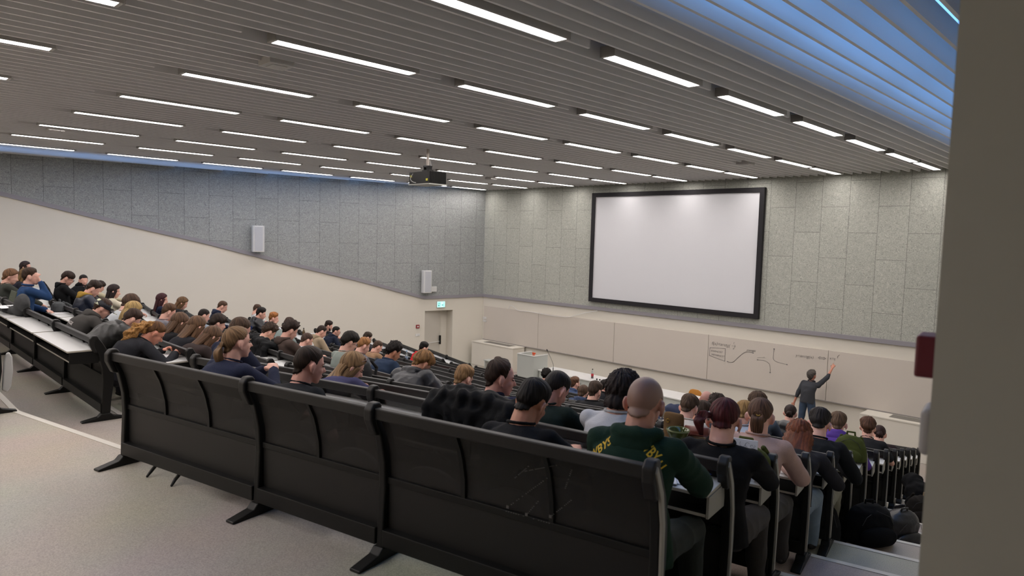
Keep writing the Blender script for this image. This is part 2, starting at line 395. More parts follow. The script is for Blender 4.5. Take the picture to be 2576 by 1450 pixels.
# air units
for (x0,x1,yf,lab) in ((-18.2,-16.1,16.35,'white boxed air unit with a top grille in the left front corner'),(-5.05,-2.85,16.4,'white boxed air unit with a top grille right of the lecturer')):
    t_=thing('air_unit',lab,'air unit',((x0+x1)/2,16.7,-4.57),0,'white boxed air units at the front wall')
    b=MB(); b.box((x0,yf,-4.57),(x1,16.92,-3.76)); wlink('casing',b.mesh(bevel=.004),M_wall,t_)
    b=MB(); b.box((x0-.0,yf-.015,-3.76),(x1+.015,16.92,-3.735)); wlink('top_board',b.mesh(),M_wall,t_)
    g=MB(); gx0,gx1=(x0+.45,x1-.35) if x0<-10 else (x0+.55,x1-.4)
    for i in range(9): yy=yf+.17+i*.035; g.box((gx0,yy,-3.735),(gx1,yy+.012,-3.728))
    g.box((gx0,yf+.15,-3.7349),(gx1,yf+.49,-3.732)); wlink('grille',g.mesh(),mat('grille_grey','#8a867e',.5),t_)
# lectern and long bench
M_pan=mat('pale_green_grey_panel','#b9bdb8',.35)
t_=thing('lectern','tall pale grey lectern box open at the back beside the presenter desk','lectern',(-13.79,14.85,-4.57))
b=MB(); b.box((-14.13,14.55,-4.57),(-13.45,14.58,-3.45)); wlink('front_panel',b.mesh(),M_pan,t_)
b=MB(); b.box((-14.13,14.58,-4.57),(-14.10,15.16,-3.45)); wlink('side_panel',b.mesh(),M_pan,t_)
b=MB(); b.box((-13.48,14.58,-4.57),(-13.45,15.16,-3.45)); wlink('side_panel',b.mesh(),M_pan,t_)
b=MB(); b.box((-14.10,14.58,-3.80),(-13.48,15.16,-3.77)); wlink('shelf',b.mesh(),M_white,t_)
b=MB()
for lo,hi in (((-14.14,14.54,-3.452),(-13.44,14.585,-3.435)),((-14.14,14.585,-3.452),(-14.095,15.17,-3.435)),((-13.485,14.585,-3.452),(-13.44,15.17,-3.435))): b.box(lo,hi)
wlink('edge_band',b.mesh(),M_white,t_)
t_=thing('presenter_desk','long low presenter desk with white top and pale green-grey front panel','desk',(-10.2,15.1,-4.57))
b=MB(); b.box((-13.44,14.72,-3.88),(-6.9,15.45,-3.85)); wlink('desktop',b.mesh(bevel=.004),M_white,t_)
b=MB(); b.box((-13.42,14.76,-4.50),(-6.95,14.78,-3.88)); wlink('modesty_panel',b.mesh(),M_pan,t_)
for x in (-13.3,-10.2,-7.0):
    b=MB(); b.box((x,14.80,-4.57),(x+.05,15.40,-3.88)); wlink('leg',b.mesh(),M_pan,t_)
def gooseneck():
    t_=thing('microphone','thin gooseneck microphone standing at the lectern end of the presenter desk','microphone',(-12.95,14.85,-3.85))
    b=MB(); b.lathe([(.035,0),(.035,.02),(.014,.03),(.012,.12)],(0,0,0)); b.build('base',M_black,t_,smooth=True)
    b=MB(); b.tube(smoothc([(0,0,.1),(0,0,.2),(-.10,0,.38),(-.25,.0,.58)]),.005,6); b.build('stem',M_black,t_)
    b=MB(); b.tube([(-.24,0,.57),(-.275,0,.62)],[.018,.016],10); b.build('capsule',M_black,t_)
gooseneck()
def bottle(name,label,loc,h,r,body,cap,fill=None,group=None,fillc=None,wrap=None):
    t_=thing(name,label,'bottle',loc,0,group)
    b=MB(); b.lathe([(r*.85,0),(r,.01*h/.2),(r,h*.62),(r*.8,h*.72),(r*.36,h*.86),(r*.36,h*.94)],n=16); b.build('body',body,t_,smooth=True)
    b=MB(); b.lathe([(r*.45,h*.92),(r*.45,h),(r*.3,h*1.005)],n=12); b.build('cap',cap,t_)
    if wrap: b=MB(); b.lathe([(r*1.02,h*.25),(r*1.02,h*.5)],n=16); b.build('wrap',wrap,t_,smooth=True)
    if fill: b=MB(); b.lathe([(r*.8,.008),(r*.93,.02),(r*.93,h*.4)],n=12); b.build('drink',fill,t_,smooth=True)
    return t_
def glassm(name,col,alpha=.35):
    if name in _m: return _m[name]
    m,t,b=nt(name); b.inputs['Base Color'].default_value=(*srgb(col),1); b.inputs['Transmission Weight'].default_value=.9; b.inputs['Roughness'].default_value=.08; b.inputs['IOR'].default_value=1.15; _m[name]=m; return m
M_clear=glassm('clear_plastic','#e8f0f4'); M_red=mat('red_plastic','#b3202a',.4)
bottle('cola_bottle','clear bottle with red label and black cap on the presenter desk',(-11.62,15.0,-3.85),.27,.036,M_clear,M_black,wrap=M_red,fill=mat('red_drink','#a02028',.3))
for i in range(4):
    b=MB(); b.lathe([(.022,0),(.024,.008),(.02,.035)],n=10); o=b.build('desk_socket',M_black); o.location=(-11.42+.1*i,14.95,-3.85); tag(o,'small black cylinders in a short row beside the red-labelled bottle','socket','small black sockets on the presenter desk')
t_=thing('spray_bottle','orange trigger spray bottle standing inside the lectern','spray bottle',(-13.82,14.95,-3.765))
b=MB(); b.lathe([(.04,0),(.04,.18),(.014,.23),(.014,.26)],n=14); b.build('body',M_white,t_,smooth=True)
b=MB(); b.box((-.06,-.02,.30),(.05,.02,.345)); b.box((-.015,-.012,.24),(.015,.012,.31)); b.box((-.06,-.008,.25),(-.045,.008,.31)); b.build('trigger_head',mat('orange_red_plastic','#e0552c',.4),t_,bevel=.004)
for x,lab in ((-10.52,'orange plywood chair behind the presenter desk, left one beyond the shaggy black hair'),(-8.78,'orange plywood chair behind the presenter desk, nearest the lecturer')):
    t_=thing('plywood_chair',lab,'chair',(x,15.45,-4.57),0,'orange plywood chairs behind the presenter desk')
    M_ply=mat('orange_plywood','#c98a3e',.4,noise=.08,nscale=12)
    b=MB(); pr=[(-.2,0),(-.19,.12),(-.15,.19),(-.08,.22),(.08,.22),(.15,.19),(.19,.12),(.2,0)]
    b.prism([(p[0],p[1]+.60) for p in pr],-.24,-.225,1); o=b.build('backrest',M_ply,t_,bevel=.004); o.location=(0,.24+.2,0)
    b=MB(); b.box((-.2,-.2,.44),(.2,.2,.455)); b.build('seat',M_ply,t_,bevel=.005)
    for sx in (-.17,.17):
        for sy in (-.17,.17):
            b=MB(); b.tube([(sx,sy,0),(sx*.95,sy*.95,.44)],.011); b.build('leg',M_chrome,t_)
        b=MB(); b.tube([(sx*.95,.17,.44),(sx*.95,.22,.7)],.011); b.build('back_post',M_chrome,t_)
# projector
t_=thing('projector','black ceiling projector on a steel pole with pale underside','projector',(-10.79,8.42,1.0))
b=MB(); b.tube([(-10.79,8.42,1.33),(-10.79,8.42,1.9)],.028,12); wlink('pole',b.mesh(),mat('steel_pole','#a8a098',.35,metal=.7),t_)
b=MB(); b.box((-11.10,8.2,1.02),(-10.45,8.62,1.255)); wlink('casing',b.mesh(bevel=.006),M_black,t_)
b=MB()
for i in range(14): b.box((-10.449,8.22+i*.028,1.03),(-10.44,8.232+i*.028,1.245))
wlink('cooling_fins',b.mesh(),M_black,t_)
b=MB(); b.box((-11.11,8.19,1.0),(-10.44,8.63,1.02)); wlink('underside',b.mesh(),mat('projector_underside','#a9aaa4',.6),t_)
b=MB(); b.box((-10.87,8.34,1.255),(-10.71,8.50,1.30)); b.box((-10.85,8.36,1.30),(-10.83,8.48,1.37)); b.box((-10.75,8.36,1.30),(-10.73,8.48,1.37)); b.box((-10.86,8.36,1.355),(-10.72,8.48,1.385)); wlink('bracket',b.mesh(),M_black,t_)
for (x,z) in ((-11.05,1.15),(-10.55,1.07)):
    b=MB(); b.box((x,8.19,z),(x+.05,8.199,z+.04)); wlink('sticker',b.mesh(),mat('yellow_sticker','#c8c23a',.5),t_)
b=MB(); b.tube(smoothc([(-10.95,8.18,1.22),(-11.0,8.16,1.12),(-10.93,8.16,1.06),(-10.85,8.18,1.04)]),.006,6); b.tube(smoothc([(-10.77,8.45,1.5),(-10.74,8.46,1.42),(-10.76,8.46,1.33)]),.005,6); wlink('cable',b.mesh(),M_white,t_)
b=MB(); b.lathe([(.05,0),(.05,.05)],(-10.9,8.19,1.13),16); wlink('knob',MB().lathe([(.02,0),(.02,.03)],(-10.5,8.25,1.255),10).mesh(),M_black,t_)
# ceiling boxes
for (x,y,s,lab) in ((-6.65,3.25,.13,'small pale square ceiling box nearest the camera'),(-14.3,2.9,.12,'small pale ceiling box on the far left'),(-6.7,13.55,.14,'small pale ceiling box above the projection screen'),(-14.25,13.4,.12,'small pale ceiling box right of the projector')):
    b=MB(); b.box((x-s,y-s,ZB-.05),(x+s,y+s,ZB+.03)); b.box((x-s*.6,y-s*.6,ZB-.058),(x+s*.6,y+s*.6,ZB-.05)); o=b.build('ceiling_sensor_box',M_fix,bevel=.006); tag(o,lab,'ceiling box','pale boxes on the ceiling slats')
# speakers
def lbox(s0,s1,z0,z1,o0,o1):
    b=MB(); b.hexa([wp(s0,z0,o0),wp(s1,z0,o0),wp(s1,z0,o1),wp(s0,z0,o1),wp(s0,z1,o0),wp(s1,z1,o0),wp(s1,z1,o1),wp(s0,z1,o1)]); return b
for s,z,lab,extra in ((8.12,-.60,'white column loudspeaker higher on the grey left wall',0),(2.47,-1.95,'white column loudspeaker near the front corner with a small box beside it',1)):
    t_=thing('wall_speaker',lab,'loudspeaker',wp(s,z,.15),0,'white column loudspeakers on the left wall')
    b=MB(); pr=[(-.17,.10),(-.17,.26),(-.13,.30),(.10,.32),(.17,.24),(.17,.10)]
    vs=[wp(s-p[0],z,p[1]) for p in pr]+[wp(s-p[0],z+.77,p[1]) for p in pr]; n_=6
    b.add(vs,[tuple(range(n_))[::-1],tuple(range(n_,2*n_))]+[(i,(i+1)%n_,n_+(i+1)%n_,n_+i) for i in range(n_)])
    wlink('cabinet',b.mesh(bevel=.012),M_white,t_)
    b=MB(); b.hexa([wp(s+.125,z+.03,.302),wp(s-.095,z+.03,.321),wp(s-.095,z+.03,.326),wp(s+.125,z+.03,.307),wp(s+.125,z+.74,.302),wp(s-.095,z+.74,.321),wp(s-.095,z+.74,.326),wp(s+.125,z+.74,.307)])
    wlink('grille',b.mesh(),mat('speaker_grille','#b9bcc2',.6,noise=.05,nscale=200),t_)
    wlink('bracket',lbox(s-.04,s+.04,z+.3,z+.45,.03,.11).mesh(),M_black,t_)
    if extra: wlink('junction_box',lbox(s-.45,s-.2,z+.02,z+.2,.03,.1).mesh(bevel=.01),M_white,t_)
# exit sign, call point, switch
t_=thing('exit_sign','lit green and white running-man exit sign above the door','exit sign',wp(1.8,-2.39,.03))
wlink('housing',lbox(1.64,1.97,-2.50,-2.28,.0,.045).mesh(),M_white,t_)
wlink('lit_panel',lbox(1.655,1.955,-2.485,-2.295,.045,.05).mesh(),emit('exit_lit','#9fe6df',1.6),t_)
b=MB(); q=lambda s,z,w,h: b.hexa([wp(s,z,.05),wp(s-w,z,.05),wp(s-w,z,.054),wp(s,z,.054),wp(s,z+h,.05),wp(s-w,z+h,.05),wp(s-w,z+h,.054),wp(s,z+h,.054)])
q(1.93,-2.47,.012,.15);q(1.93,-2.33,.09,.012);q(1.85,-2.47,.012,.15);q(1.90,-2.37,.03,.03);q(1.905,-2.43,.02,.05);q(1.92,-2.45,.02,.03);q(1.89,-2.46,.02,.04);q(1.79,-2.42,.06,.02);q(1.745,-2.44,.02,.06);q(1.70,-2.47,.012,.16);q(1.70,-2.47,.03,.01)
wlink('pictogram',b.mesh(),mat('exit_green','#0b7b6c',.5),t_)
t_=thing('fire_call_point','small red fire call point on the left wall beside the door','fire call point',wp(2.7,-3.13,.02))
wlink('box',lbox(2.64,2.765,-3.19,-3.07,0,.04).mesh(bevel=.006),mat('dark_red_plastic','#8c1f28',.45),t_)
wlink('button',lbox(2.675,2.735,-3.155,-3.105,.04,.045).mesh(),M_white,t_)
t_=thing('light_switch','white double switch plate below the red call point','switch',wp(2.7,-3.42,.02))
wlink('plate',lbox(2.61,2.78,-3.47,-3.38,0,.015).mesh(bevel=.004),M_white,t_); wlink('rocker',lbox(2.64,2.69,-3.45,-3.40,.015,.022).mesh(),M_white,t_)
t_=thing('wall_socket','pair of white sockets at the left end of the whiteboards','socket',(-18.22,16.95,-2.95))
b=MB(); b.box((-18.27,16.93,-2.98),(-18.10,16.962,-2.90)); b.box((-18.27,16.93,-3.08),(-18.10,16.962,-3.01)); wlink('plate',b.mesh(bevel=.004),M_white,t_)
def rbox(s0,s1,z0,z1,o0,o1):
    b=MB(); b.hexa([rp(s0,z0,o0),rp(s1,z0,o0),rp(s1,z0,o1),rp(s0,z0,o1),rp(s0,z1,o0),rp(s1,z1,o0),rp(s1,z1,o1),rp(s0,z1,o1)]); return b
tag(rbox(.18,.29,-.305,-.205,0,.052).build('fire_alarm_button',mat('deep_red_plastic','#5e1220',.5),bevel=.006),'dark red alarm box on the near wall at the right edge','alarm box')
tag(rbox(.15,.27,-.485,-.375,0,.03).build('door_button',mat('grey_plastic','#9b9795',.5),bevel=.014,seg=4),'rounded grey push plate on the near wall below the red alarm box','push plate')
t_=thing('projector_shelf','low pale slatted panel on the floor in front of the left air unit','panel',(-15.6,15.0,-4.57))
b=MB(); b.box((-16.1,15.0,-4.0),(-15.1,15.25,-3.97)); wlink('top',b.mesh(),M_pan,t_); 
for x in (-16.08,-15.15): b=MB(); b.box((x,15.02,-4.57),(x+.03,15.23,-4.0)); wlink('leg',b.mesh(),M_pan,t_)
# head centres measured in the hall: row, block, x, y, z
PPL={'bob':(2, 'C', -13.541, 2.093, -0.838), 'darkback':(2, 'L', -18.286, 3.097, -0.926), 'striped':(2, 'L', -15.474, 2.624, -0.933), 'blue':(2, 'C', -12.752, 2.223, -0.801), 'hoodblack':(3, 'L', -16.035, 3.414, -1.052), 'facing':(3, 'L', -16.783, 3.858, -1.15), 'fur':(3, 'C', -13.147, 3.166, -1.053), 'behindfur':(4, 'L', -18.227, 4.522, -1.408), 'longdark':(4, 'L', -15.187, 4.019, -1.269), 'cap':(2, 'C', -9.857, 2.473, -1.039), 'lightshirt':(3, 'C', -11.33, 3.216, -1.148), 'blond':(3, 'C', -9.982, 2.866, -1.104), 'puffer':(2, 'C', -9.187, 2.623, -1.128), 'curlypony':(2, 'C', -7.874, 2.473, -1.125), 'darkred':(5, 'L', -15.086, 4.883, -1.467), 'brownlong':(5, 'L', -14.541, 5.094, -1.504), 'navyhood':(6, 'L', -15.172, 6.166, -1.691), 'behindpuff':(8, 'L', -17.617, 8.081, -2.086), 'blackpuff':(7, 'L', -15.155, 7.047, -1.901), 'gingerR':(7, 'L', -14.122, 6.855, -1.894), 'shortbrown':(4, 'C', -12.064, 4.009, -1.392), 'long1':(3, 'C', -9.285, 3.216, -1.214), 'long2':(3, 'C', -8.701, 3.216, -1.202), 'darkm':(5, 'C', -12.516, 4.752, -1.543), 'handchin':(4, 'C', -10.398, 4.159, -1.416), 'longlean':(3, 'C', -8.358, 3.266, -1.294), 'navybehind':(2, 'R', -6.104, 2.639, -0.907), 'pony':(1, 'R', -4.723, 2.022, -0.786), 'cream':(5, 'C', -10.262, 4.902, -1.593), 'curlbrown':(5, 'C', -9.416, 4.832, -1.465), 'behindcurl':(7, 'C', -13.279, 6.778, -1.92), 'buzz':(6, 'C', -10.613, 5.745, -1.839), 'beige':(7, 'C', -11.979, 6.798, -1.929), 'beard':(10, 'L', -16.82, 9.764, -2.57), 'navyglass':(9, 'L', -14.913, 8.868, -2.424), 'blackhairgreen':(5, 'C', -7.946, 4.932, -1.459), 'gingergrey':(6, 'C', -9.093, 5.895, -1.749), 'far41':(9, 'C', -12.855, 8.424, -2.302), 'tan':(8, 'C', -11.201, 7.581, -2.2), 'sunglass':(2, 'R', -4.893, 3.066, -1.105), 'crew':(1, 'R', -4.037, 2.206, -0.862), 'curlynavy':(6, 'C', -8.383, 5.965, -1.758), 'red':(10, 'C', -12.145, 9.457, -2.538), 'fluffy':(4, 'R', -5.898, 4.58, -1.404), 'fair':(4, 'R', -5.118, 4.503, -1.432), 'navyman':(2, 'R', -3.326, 3.267, -0.969), 'whitefar':(10, 'C', -9.648, 9.377, -2.508), 'hoodfar':(12, 'C', -9.957, 11.203, -3.019), 'glassbeard':(12, 'C', -9.172, 11.253, -3.08), 'bluehood':(9, 'R', -6.893, 8.67, -2.488), 'blackjk':(7, 'R', -5.559, 7.248, -2.032), 'suitfar':(12, 'C', -8.426, 11.303, -3.008), 'shaggy':(2, 'R', -2.406, 3.423, -0.925), 'shaved':(1, 'R', -1.693, 2.578, -0.724), 'dark58':(1, 'R', -2.343, 2.535, -0.839), 'dark59':(2, 'R', -2.864, 3.32, -0.975), 'fade':(5, 'R', -3.427, 5.999, -1.635), 'bald':(8, 'R', -4.519, 8.363, -2.119), 'beard63':(6, 'R', -3.731, 6.83, -1.886), 'curly65':(7, 'R', -4.039, 7.741, -2.009), 'redhair':(2, 'R', -1.76, 3.467, -0.973), 'pink':(3, 'R', -1.987, 4.422, -1.156), 'curly67':(7, 'R', -3.47, 7.629, -1.871), 'blond68':(6, 'R', -3.25, 6.84, -1.795), 'bun':(9, 'R', -3.832, 9.492, -2.352), 'blackswt':(5, 'R', -2.265, 6.268, -1.598), 'auburn':(4, 'R', -2.14, 5.496, -1.546), 'purple':(7, 'R', -2.706, 8.056, -2.01), 'blacktee':(9, 'R', -2.909, 9.797, -2.411), 'darkbun':(11, 'R', -3.207, 11.37, -2.861),}
# ------------------------------------------------------------ figure engine
def _ico(sub):
    bm=bmesh.new(); bmesh.ops.create_icosphere(bm,subdivisions=sub,radius=1)
    v=np.array([x.co[:] for x in bm.verts]); f=np.array([[a.index for a in x.verts] for x in bm.faces]); bm.free(); return v,f
ICO2=_ico(2); ICO3=_ico(3)
class Blob:
    def __init__(s): s.V=[]; s.F=[]; s.n=0
    def _add(s,v,f): s.V.append(v); s.F.extend([tuple(int(i)+s.n for i in q) for q in f]); s.n+=len(v)
    def ell(s,c,A,B,Cc,fine=False):     # A,B,Cc: axis vectors already scaled
        v,f=ICO3 if fine else ICO2
        s._add(v@np.array([A,B,Cc])+np.array(c),f); return s
    def ball(s,c,r): return s.ell(c,V(r,0,0),V(0,r,0),V(0,0,r))
    def cap(s,p,q,r1,r2,n=12):
        p,q=V(*p),V(*q); d=q-p; L=np.linalg.norm(d)
        if L<1e-6: return s.ball(p,r1)
        d=d/L; u=unit(np.cross(d,V(0,0,1) if abs(d[2])<.9 else V(1,0,0))); w=np.cross(d,u)
        prof=[]
        for a in (80,55,30,10): prof.append((-r1*math.sin(rad(a)), r1*math.cos(rad(a))))
        prof+= [(L*.5,(r1+r2)/2)]
        for a in (10,30,55,80): prof.append((L+r2*math.sin(rad(a)), r2*math.cos(rad(a))))
        vs=[];
        for t,r in prof:
            for k in range(n):
                a=2*PI*k/n; vs.append(p+d*t+r*(math.cos(a)*u+math.sin(a)*w))
        m=len(prof); fs=[(i*n+k,i*n+(k+1)%n,(i+1)*n+(k+1)%n,(i+1)*n+k) for i in range(m-1) for k in range(n)]
        fs+=[tuple(range(n))[::-1],tuple(range((m-1)*n,m*n))]
        s._add(np.array(vs),fs); return s
    def chain(s,pts,rs):
        for i in range(len(pts)-1): s.cap(pts[i],pts[i+1],rs[i],rs[i+1])
        return s
    def loft(s,secs,n=20,ridge=None):   # secs: (centre, A, B)
        vs=[]
        for i,(c,A,B) in enumerate(secs):
            for k in range(n):
                a=2*PI*k/n; r=1 if ridge is None else 1+ridge*math.sin(a*9+i*.15)*.5+ridge*math.sin(a*17+1.3+i*.1)*.5
                vs.append(V(*c)+r*(math.cos(a)*A+math.sin(a)*B))
        m=len(secs); fs=[(i*n+k,i*n+(k+1)%n,(i+1)*n+(k+1)%n,(i+1)*n+k) for i in range(m-1) for k in range(n)]
        fs+=[tuple(range(n))[::-1],tuple(range((m-1)*n,m*n))]
        s._add(np.array(vs),fs); return s
    def raw(s,name='r'):
        me=bpy.data.meshes.new(name); me.from_pydata(np.vstack(s.V).tolist(),[],s.F)
        bm=bmesh.new(); bm.from_mesh(me); bmesh.ops.recalc_face_normals(bm,faces=bm.faces); bm.to_mesh(me); bm.free(); return me
    def skin(s,vox,smooth=4,disp=None,name='skin'):
        me=s.raw(name); o=bpy.data.objects.new('tmp',me); C.objects.link(o)
        r=o.modifiers.new('r','REMESH'); r.mode='VOXEL'; r.voxel_size=vox; r.use_smooth_shade=True
        if smooth: q=o.modifiers.new('s','SMOOTH'); q.factor=.5; q.iterations=smooth
        dg=bpy.context.evaluated_depsgraph_get(); out=bpy.data.meshes.new_from_object(o.evaluated_get(dg))
        bpy.data.objects.remove(o); bpy.data.meshes.remove(me); out.name=name
        n=len(out.vertices); co=np.empty(n*3); out.vertices.foreach_get('co',co); co=co.reshape(-1,3)
        if disp is not None:
            no=np.empty(n*3); out.vertices.foreach_get('normal',no); co=co+no.reshape(-1,3)*disp(co)[:,None]
            out.vertices.foreach_set('co',co.ravel()); out.update()
        out.polygons.foreach_set('use_smooth',[True]*len(out.polygons)); return out
def folds(amp,seed=0,freq=1.0):
    g=np.random.default_rng(seed); K=[]
    for i in range(10):
        d=unit(g.normal(size=3)*V(1,1,.6)); K.append((d*g.uniform(14,48)*freq,g.uniform(0,6.28),1/(1+i*.25)))
    Wd=[(unit(g.normal(size=3))*g.uniform(7,13)*freq,g.uniform(0,6.28)) for _ in range(3)]
    def f(co):
        w=sum(np.sin(co@k+p) for k,p in Wd)*.035
        c2=co+w[:,None]*V(1,.8,1.2)
        v=sum(a*np.sin(c2@k+p) for k,p,a in K); v=v/3.2
        return amp*(1-2*np.abs(np.tanh(v)))*.7+amp*.4*np.sin(c2@K[0][0]*.4)
    return f
def curls(amp,seed=0,freq=1.0):
    g=np.random.default_rng(seed); K=[(unit(g.normal(size=3))*g.uniform(90,190)*freq,g.uniform(0,6.28)) for _ in range(9)]
    def f(co): return amp*sum(np.sin(co@k+p) for k,p in K)/3.0
    return f
# --- materials for people
def cloth(hexc,kind='knit'):
    nm='cloth_%s_%s'%(kind,hexc.strip('#'))
    if kind=='puffer': return mat(nm,hexc,.38,noise=.18,nscale=9,bump=.25,bscale=35)
    if kind=='denim': return mat(nm,hexc,.85,noise=.22,nscale=14,bump=.3,bscale=260)
    return mat(nm,hexc,.92,noise=.10,nscale=7,bump=.35,bscale=240,spec=.2)
def skin_mat(hexc='#c99f8c'):
    nm='skin_'+hexc.strip('#')
    if nm in _m: return _m[nm]
    m,t,b=nt(nm); c=srgb(hexc); tc=N(t,'ShaderNodeTexCoord'); nz=N(t,'ShaderNodeTexNoise',Scale=11.0,Detail=3.0); t.links.new(tc.outputs['Object'],nz.inputs['Vector'])
    mx=N(t,'ShaderNodeMix',data_type='RGBA'); mx.inputs[6].default_value=(*c,1); mx.inputs[7].default_value=(c[0]*1.05,c[1]*.78,c[2]*.75,1)
    t.links.new(nz.outputs[0],mx.inputs[0]); t.links.new(mx.outputs[2],b.inputs['Base Color'])
    b.inputs['Roughness'].default_value=.5; b.inputs['Subsurface Weight'].default_value=.0; _m[nm]=m; return m
def hair_mat(hexc,hl=1.55,uvs=True):
    nm='hair_'+hexc.strip('#')+('' if uvs else '_tuft')
    if nm in _m: return _m[nm]
    m,t,b=nt(nm); c=srgb(hexc); uv=N(t,'ShaderNodeUVMap'); mp=N(t,'ShaderNodeMapping'); mp.inputs['Scale'].default_value=(46,2.2,1)
    if not uvs: tc=N(t,'ShaderNodeTexCoord'); mp.inputs['Scale'].default_value=(60,60,60)
    t.links.new(uv.outputs[0] if uvs else tc.outputs['Object'],mp.inputs[0]); nz=N(t,'ShaderNodeTexNoise',Scale=1.0,Detail=4.0,Distortion=.6); t.links.new(mp.outputs[0],nz.inputs['Vector'])
    r=N(t,'ShaderNodeValToRGB'); r.color_ramp.elements[0].position=.35; r.color_ramp.elements[1].position=.68
    r.color_ramp.elements[0].color=(*[x*.5 for x in c],1); r.color_ramp.elements[1].color=(*[min(1,x*hl) for x in c],1); t.links.new(nz.outputs[0],r.inputs[0])
    t.links.new(r.outputs[0],b.inputs['Base Color']); b.inputs['Roughness'].default_value=.55; b.inputs['Specular IOR Level'].default_value=.22
    bp=N(t,'ShaderNodeBump',Strength=.7,Distance=.006); t.links.new(nz.outputs[0],bp.inputs['Height']); t.links.new(bp.outputs[0],b.inputs['Normal']); _m[nm]=m; return m
def smooth01(x): x=np.clip(x,0,1); return x*x*(3-2*x)
LINE_PH=[0,35,58,70,84,100,118,140,180]
LINE={'m':[30,27,14,-14,6,8,-22,-43,-47],'f':[32,26,6,0,-12,-26,-44,-52,-56],'recede':[56,40,28,-14,6,8,-22,-43,-47],'bob':[30,22,-8,-40,-60,-66,-66,-66,-66],'updo':[34,28,14,6,6,6,-26,-44,-47],'fringe':[2,0,-4,-14,4,6,-22,-44,-49],'messy':[10,8,0,-14,0,2,-26,-45,-50]}
def hair_shell(H,style,seed,res=1.0):
    """closed shell round the skull that dives under the skin outside the hairline"""
    hc,Rr,F,U,s=H; g=np.random.default_rng(seed)
    line,top,side,amp,bump=style
    pole=unit(U*.84-F*.52); fx=unit(F-pole*(F@pole)); rx=np.cross(fx,pole)
    nph,nth=int(96*res),int(44*res)
    c=hc+s*(U*.022-F*.010)
    th=np.linspace(.02,PI-.05,nth); ph=np.linspace(0,2*PI,nph,endpoint=False)
    T,P=np.meshgrid(th,ph,indexing='ij')
    D=(np.cos(T)[...,None]*pole+np.sin(T)[...,None]*(np.cos(P)[...,None]*fx+np.sin(P)[...,None]*rx))
    dR,dF,dU=D@Rr,D@F,D@U
    el=np.degrees(np.arcsin(np.clip(dU,-1,1))); az=np.degrees(np.arctan2(np.abs(dR),dF))
    lim=np.interp(az,LINE_PH,LINE[line])+g.uniform(-1,1)+.8*np.sin(P*23+seed)+.6*np.sin(P*51)
    soft=26 if line in('m','recede','fringe','messy') else (20 if line=='updo' else 12)
    up_=smooth01((el-lim)/soft); m=up_; dn_=smooth01((lim-el)/5)
    def ex(cc,ar,af,au):     # distance along D to the far side of an ellipsoid placed relative to the skull centre
        o=V(*cc); A2=(dR/ar)**2+(dF/af)**2+(dU/au)**2; B2=-2*(dR*o[0]/ar**2+dF*o[1]/af**2+dU*o[2]/au**2); C2=(o[0]/ar)**2+(o[1]/af)**2+(o[2]/au)**2-1
        q=B2*B2-4*A2*C2; return np.where(q>0,(-B2+np.sqrt(np.maximum(q,0)))/(2*A2),0)
    base=np.maximum.reduce([ex((0,0,0),.0765,.0970,.0935),ex((0,.032,-.057),.061,.073,.071),ex((0,-.026,-.095),.0635,.0635,.075)])
    tt=side+(top-side)*smooth01((el-8)/40)
    st=amp*(np.sin(P*17+seed+3*np.sin(T*3+seed))*.5+np.sin(P*31+2*T+seed*2)*.35+np.sin(P*53+T*4)*.25)*np.sin(T)**.5
    r=base+.0015+m*(tt+st)-dn_*.028
    if bump: r=r+m*bump*(np.sin(D[...,0]*38+seed)*np.sin(D[...,1]*41)*np.sin(D[...,2]*37+1)+.5*np.sin(D[...,0]*83)*np.sin(D[...,2]*79+D[...,1]*40))
    pts=(c+s*r[...,None]*D).reshape(-1,3)
    fs=[(i*nph+k,i*nph+(k+1)%nph,(i+1)*nph+(k+1)%nph,(i+1)*nph+k) for i in range(nth-1) for k in range(nph)]
    n0=len(pts); pts=np.vstack([pts,[c+s*pole*(base[0,0]+top)],[c-s*pole*.05]])
    fs+=[(n0,(k+1)%nph,k) for k in range(nph)]+[(n0+1,(nth-1)*nph+k,(nth-1)*nph+(k+1)%nph) for k in range(nph)]
    me=bpy.data.meshes.new('hair'); me.from_pydata(pts.tolist(),[],fs); l=me.uv_layers.new(name='UVMap')
    uvv=np.array([((k)/nph,i/nth) for i in range(nth) for k in range(nph)]+[(0,0),(0,1)])
    li=np.empty(len(me.loops),int); me.loops.foreach_get('vertex_index',li); l.data.foreach_set('uv',uvv[li].ravel())
    me.polygons.foreach_set('use_smooth',[True]*len(me.polygons)); me.update(); return me
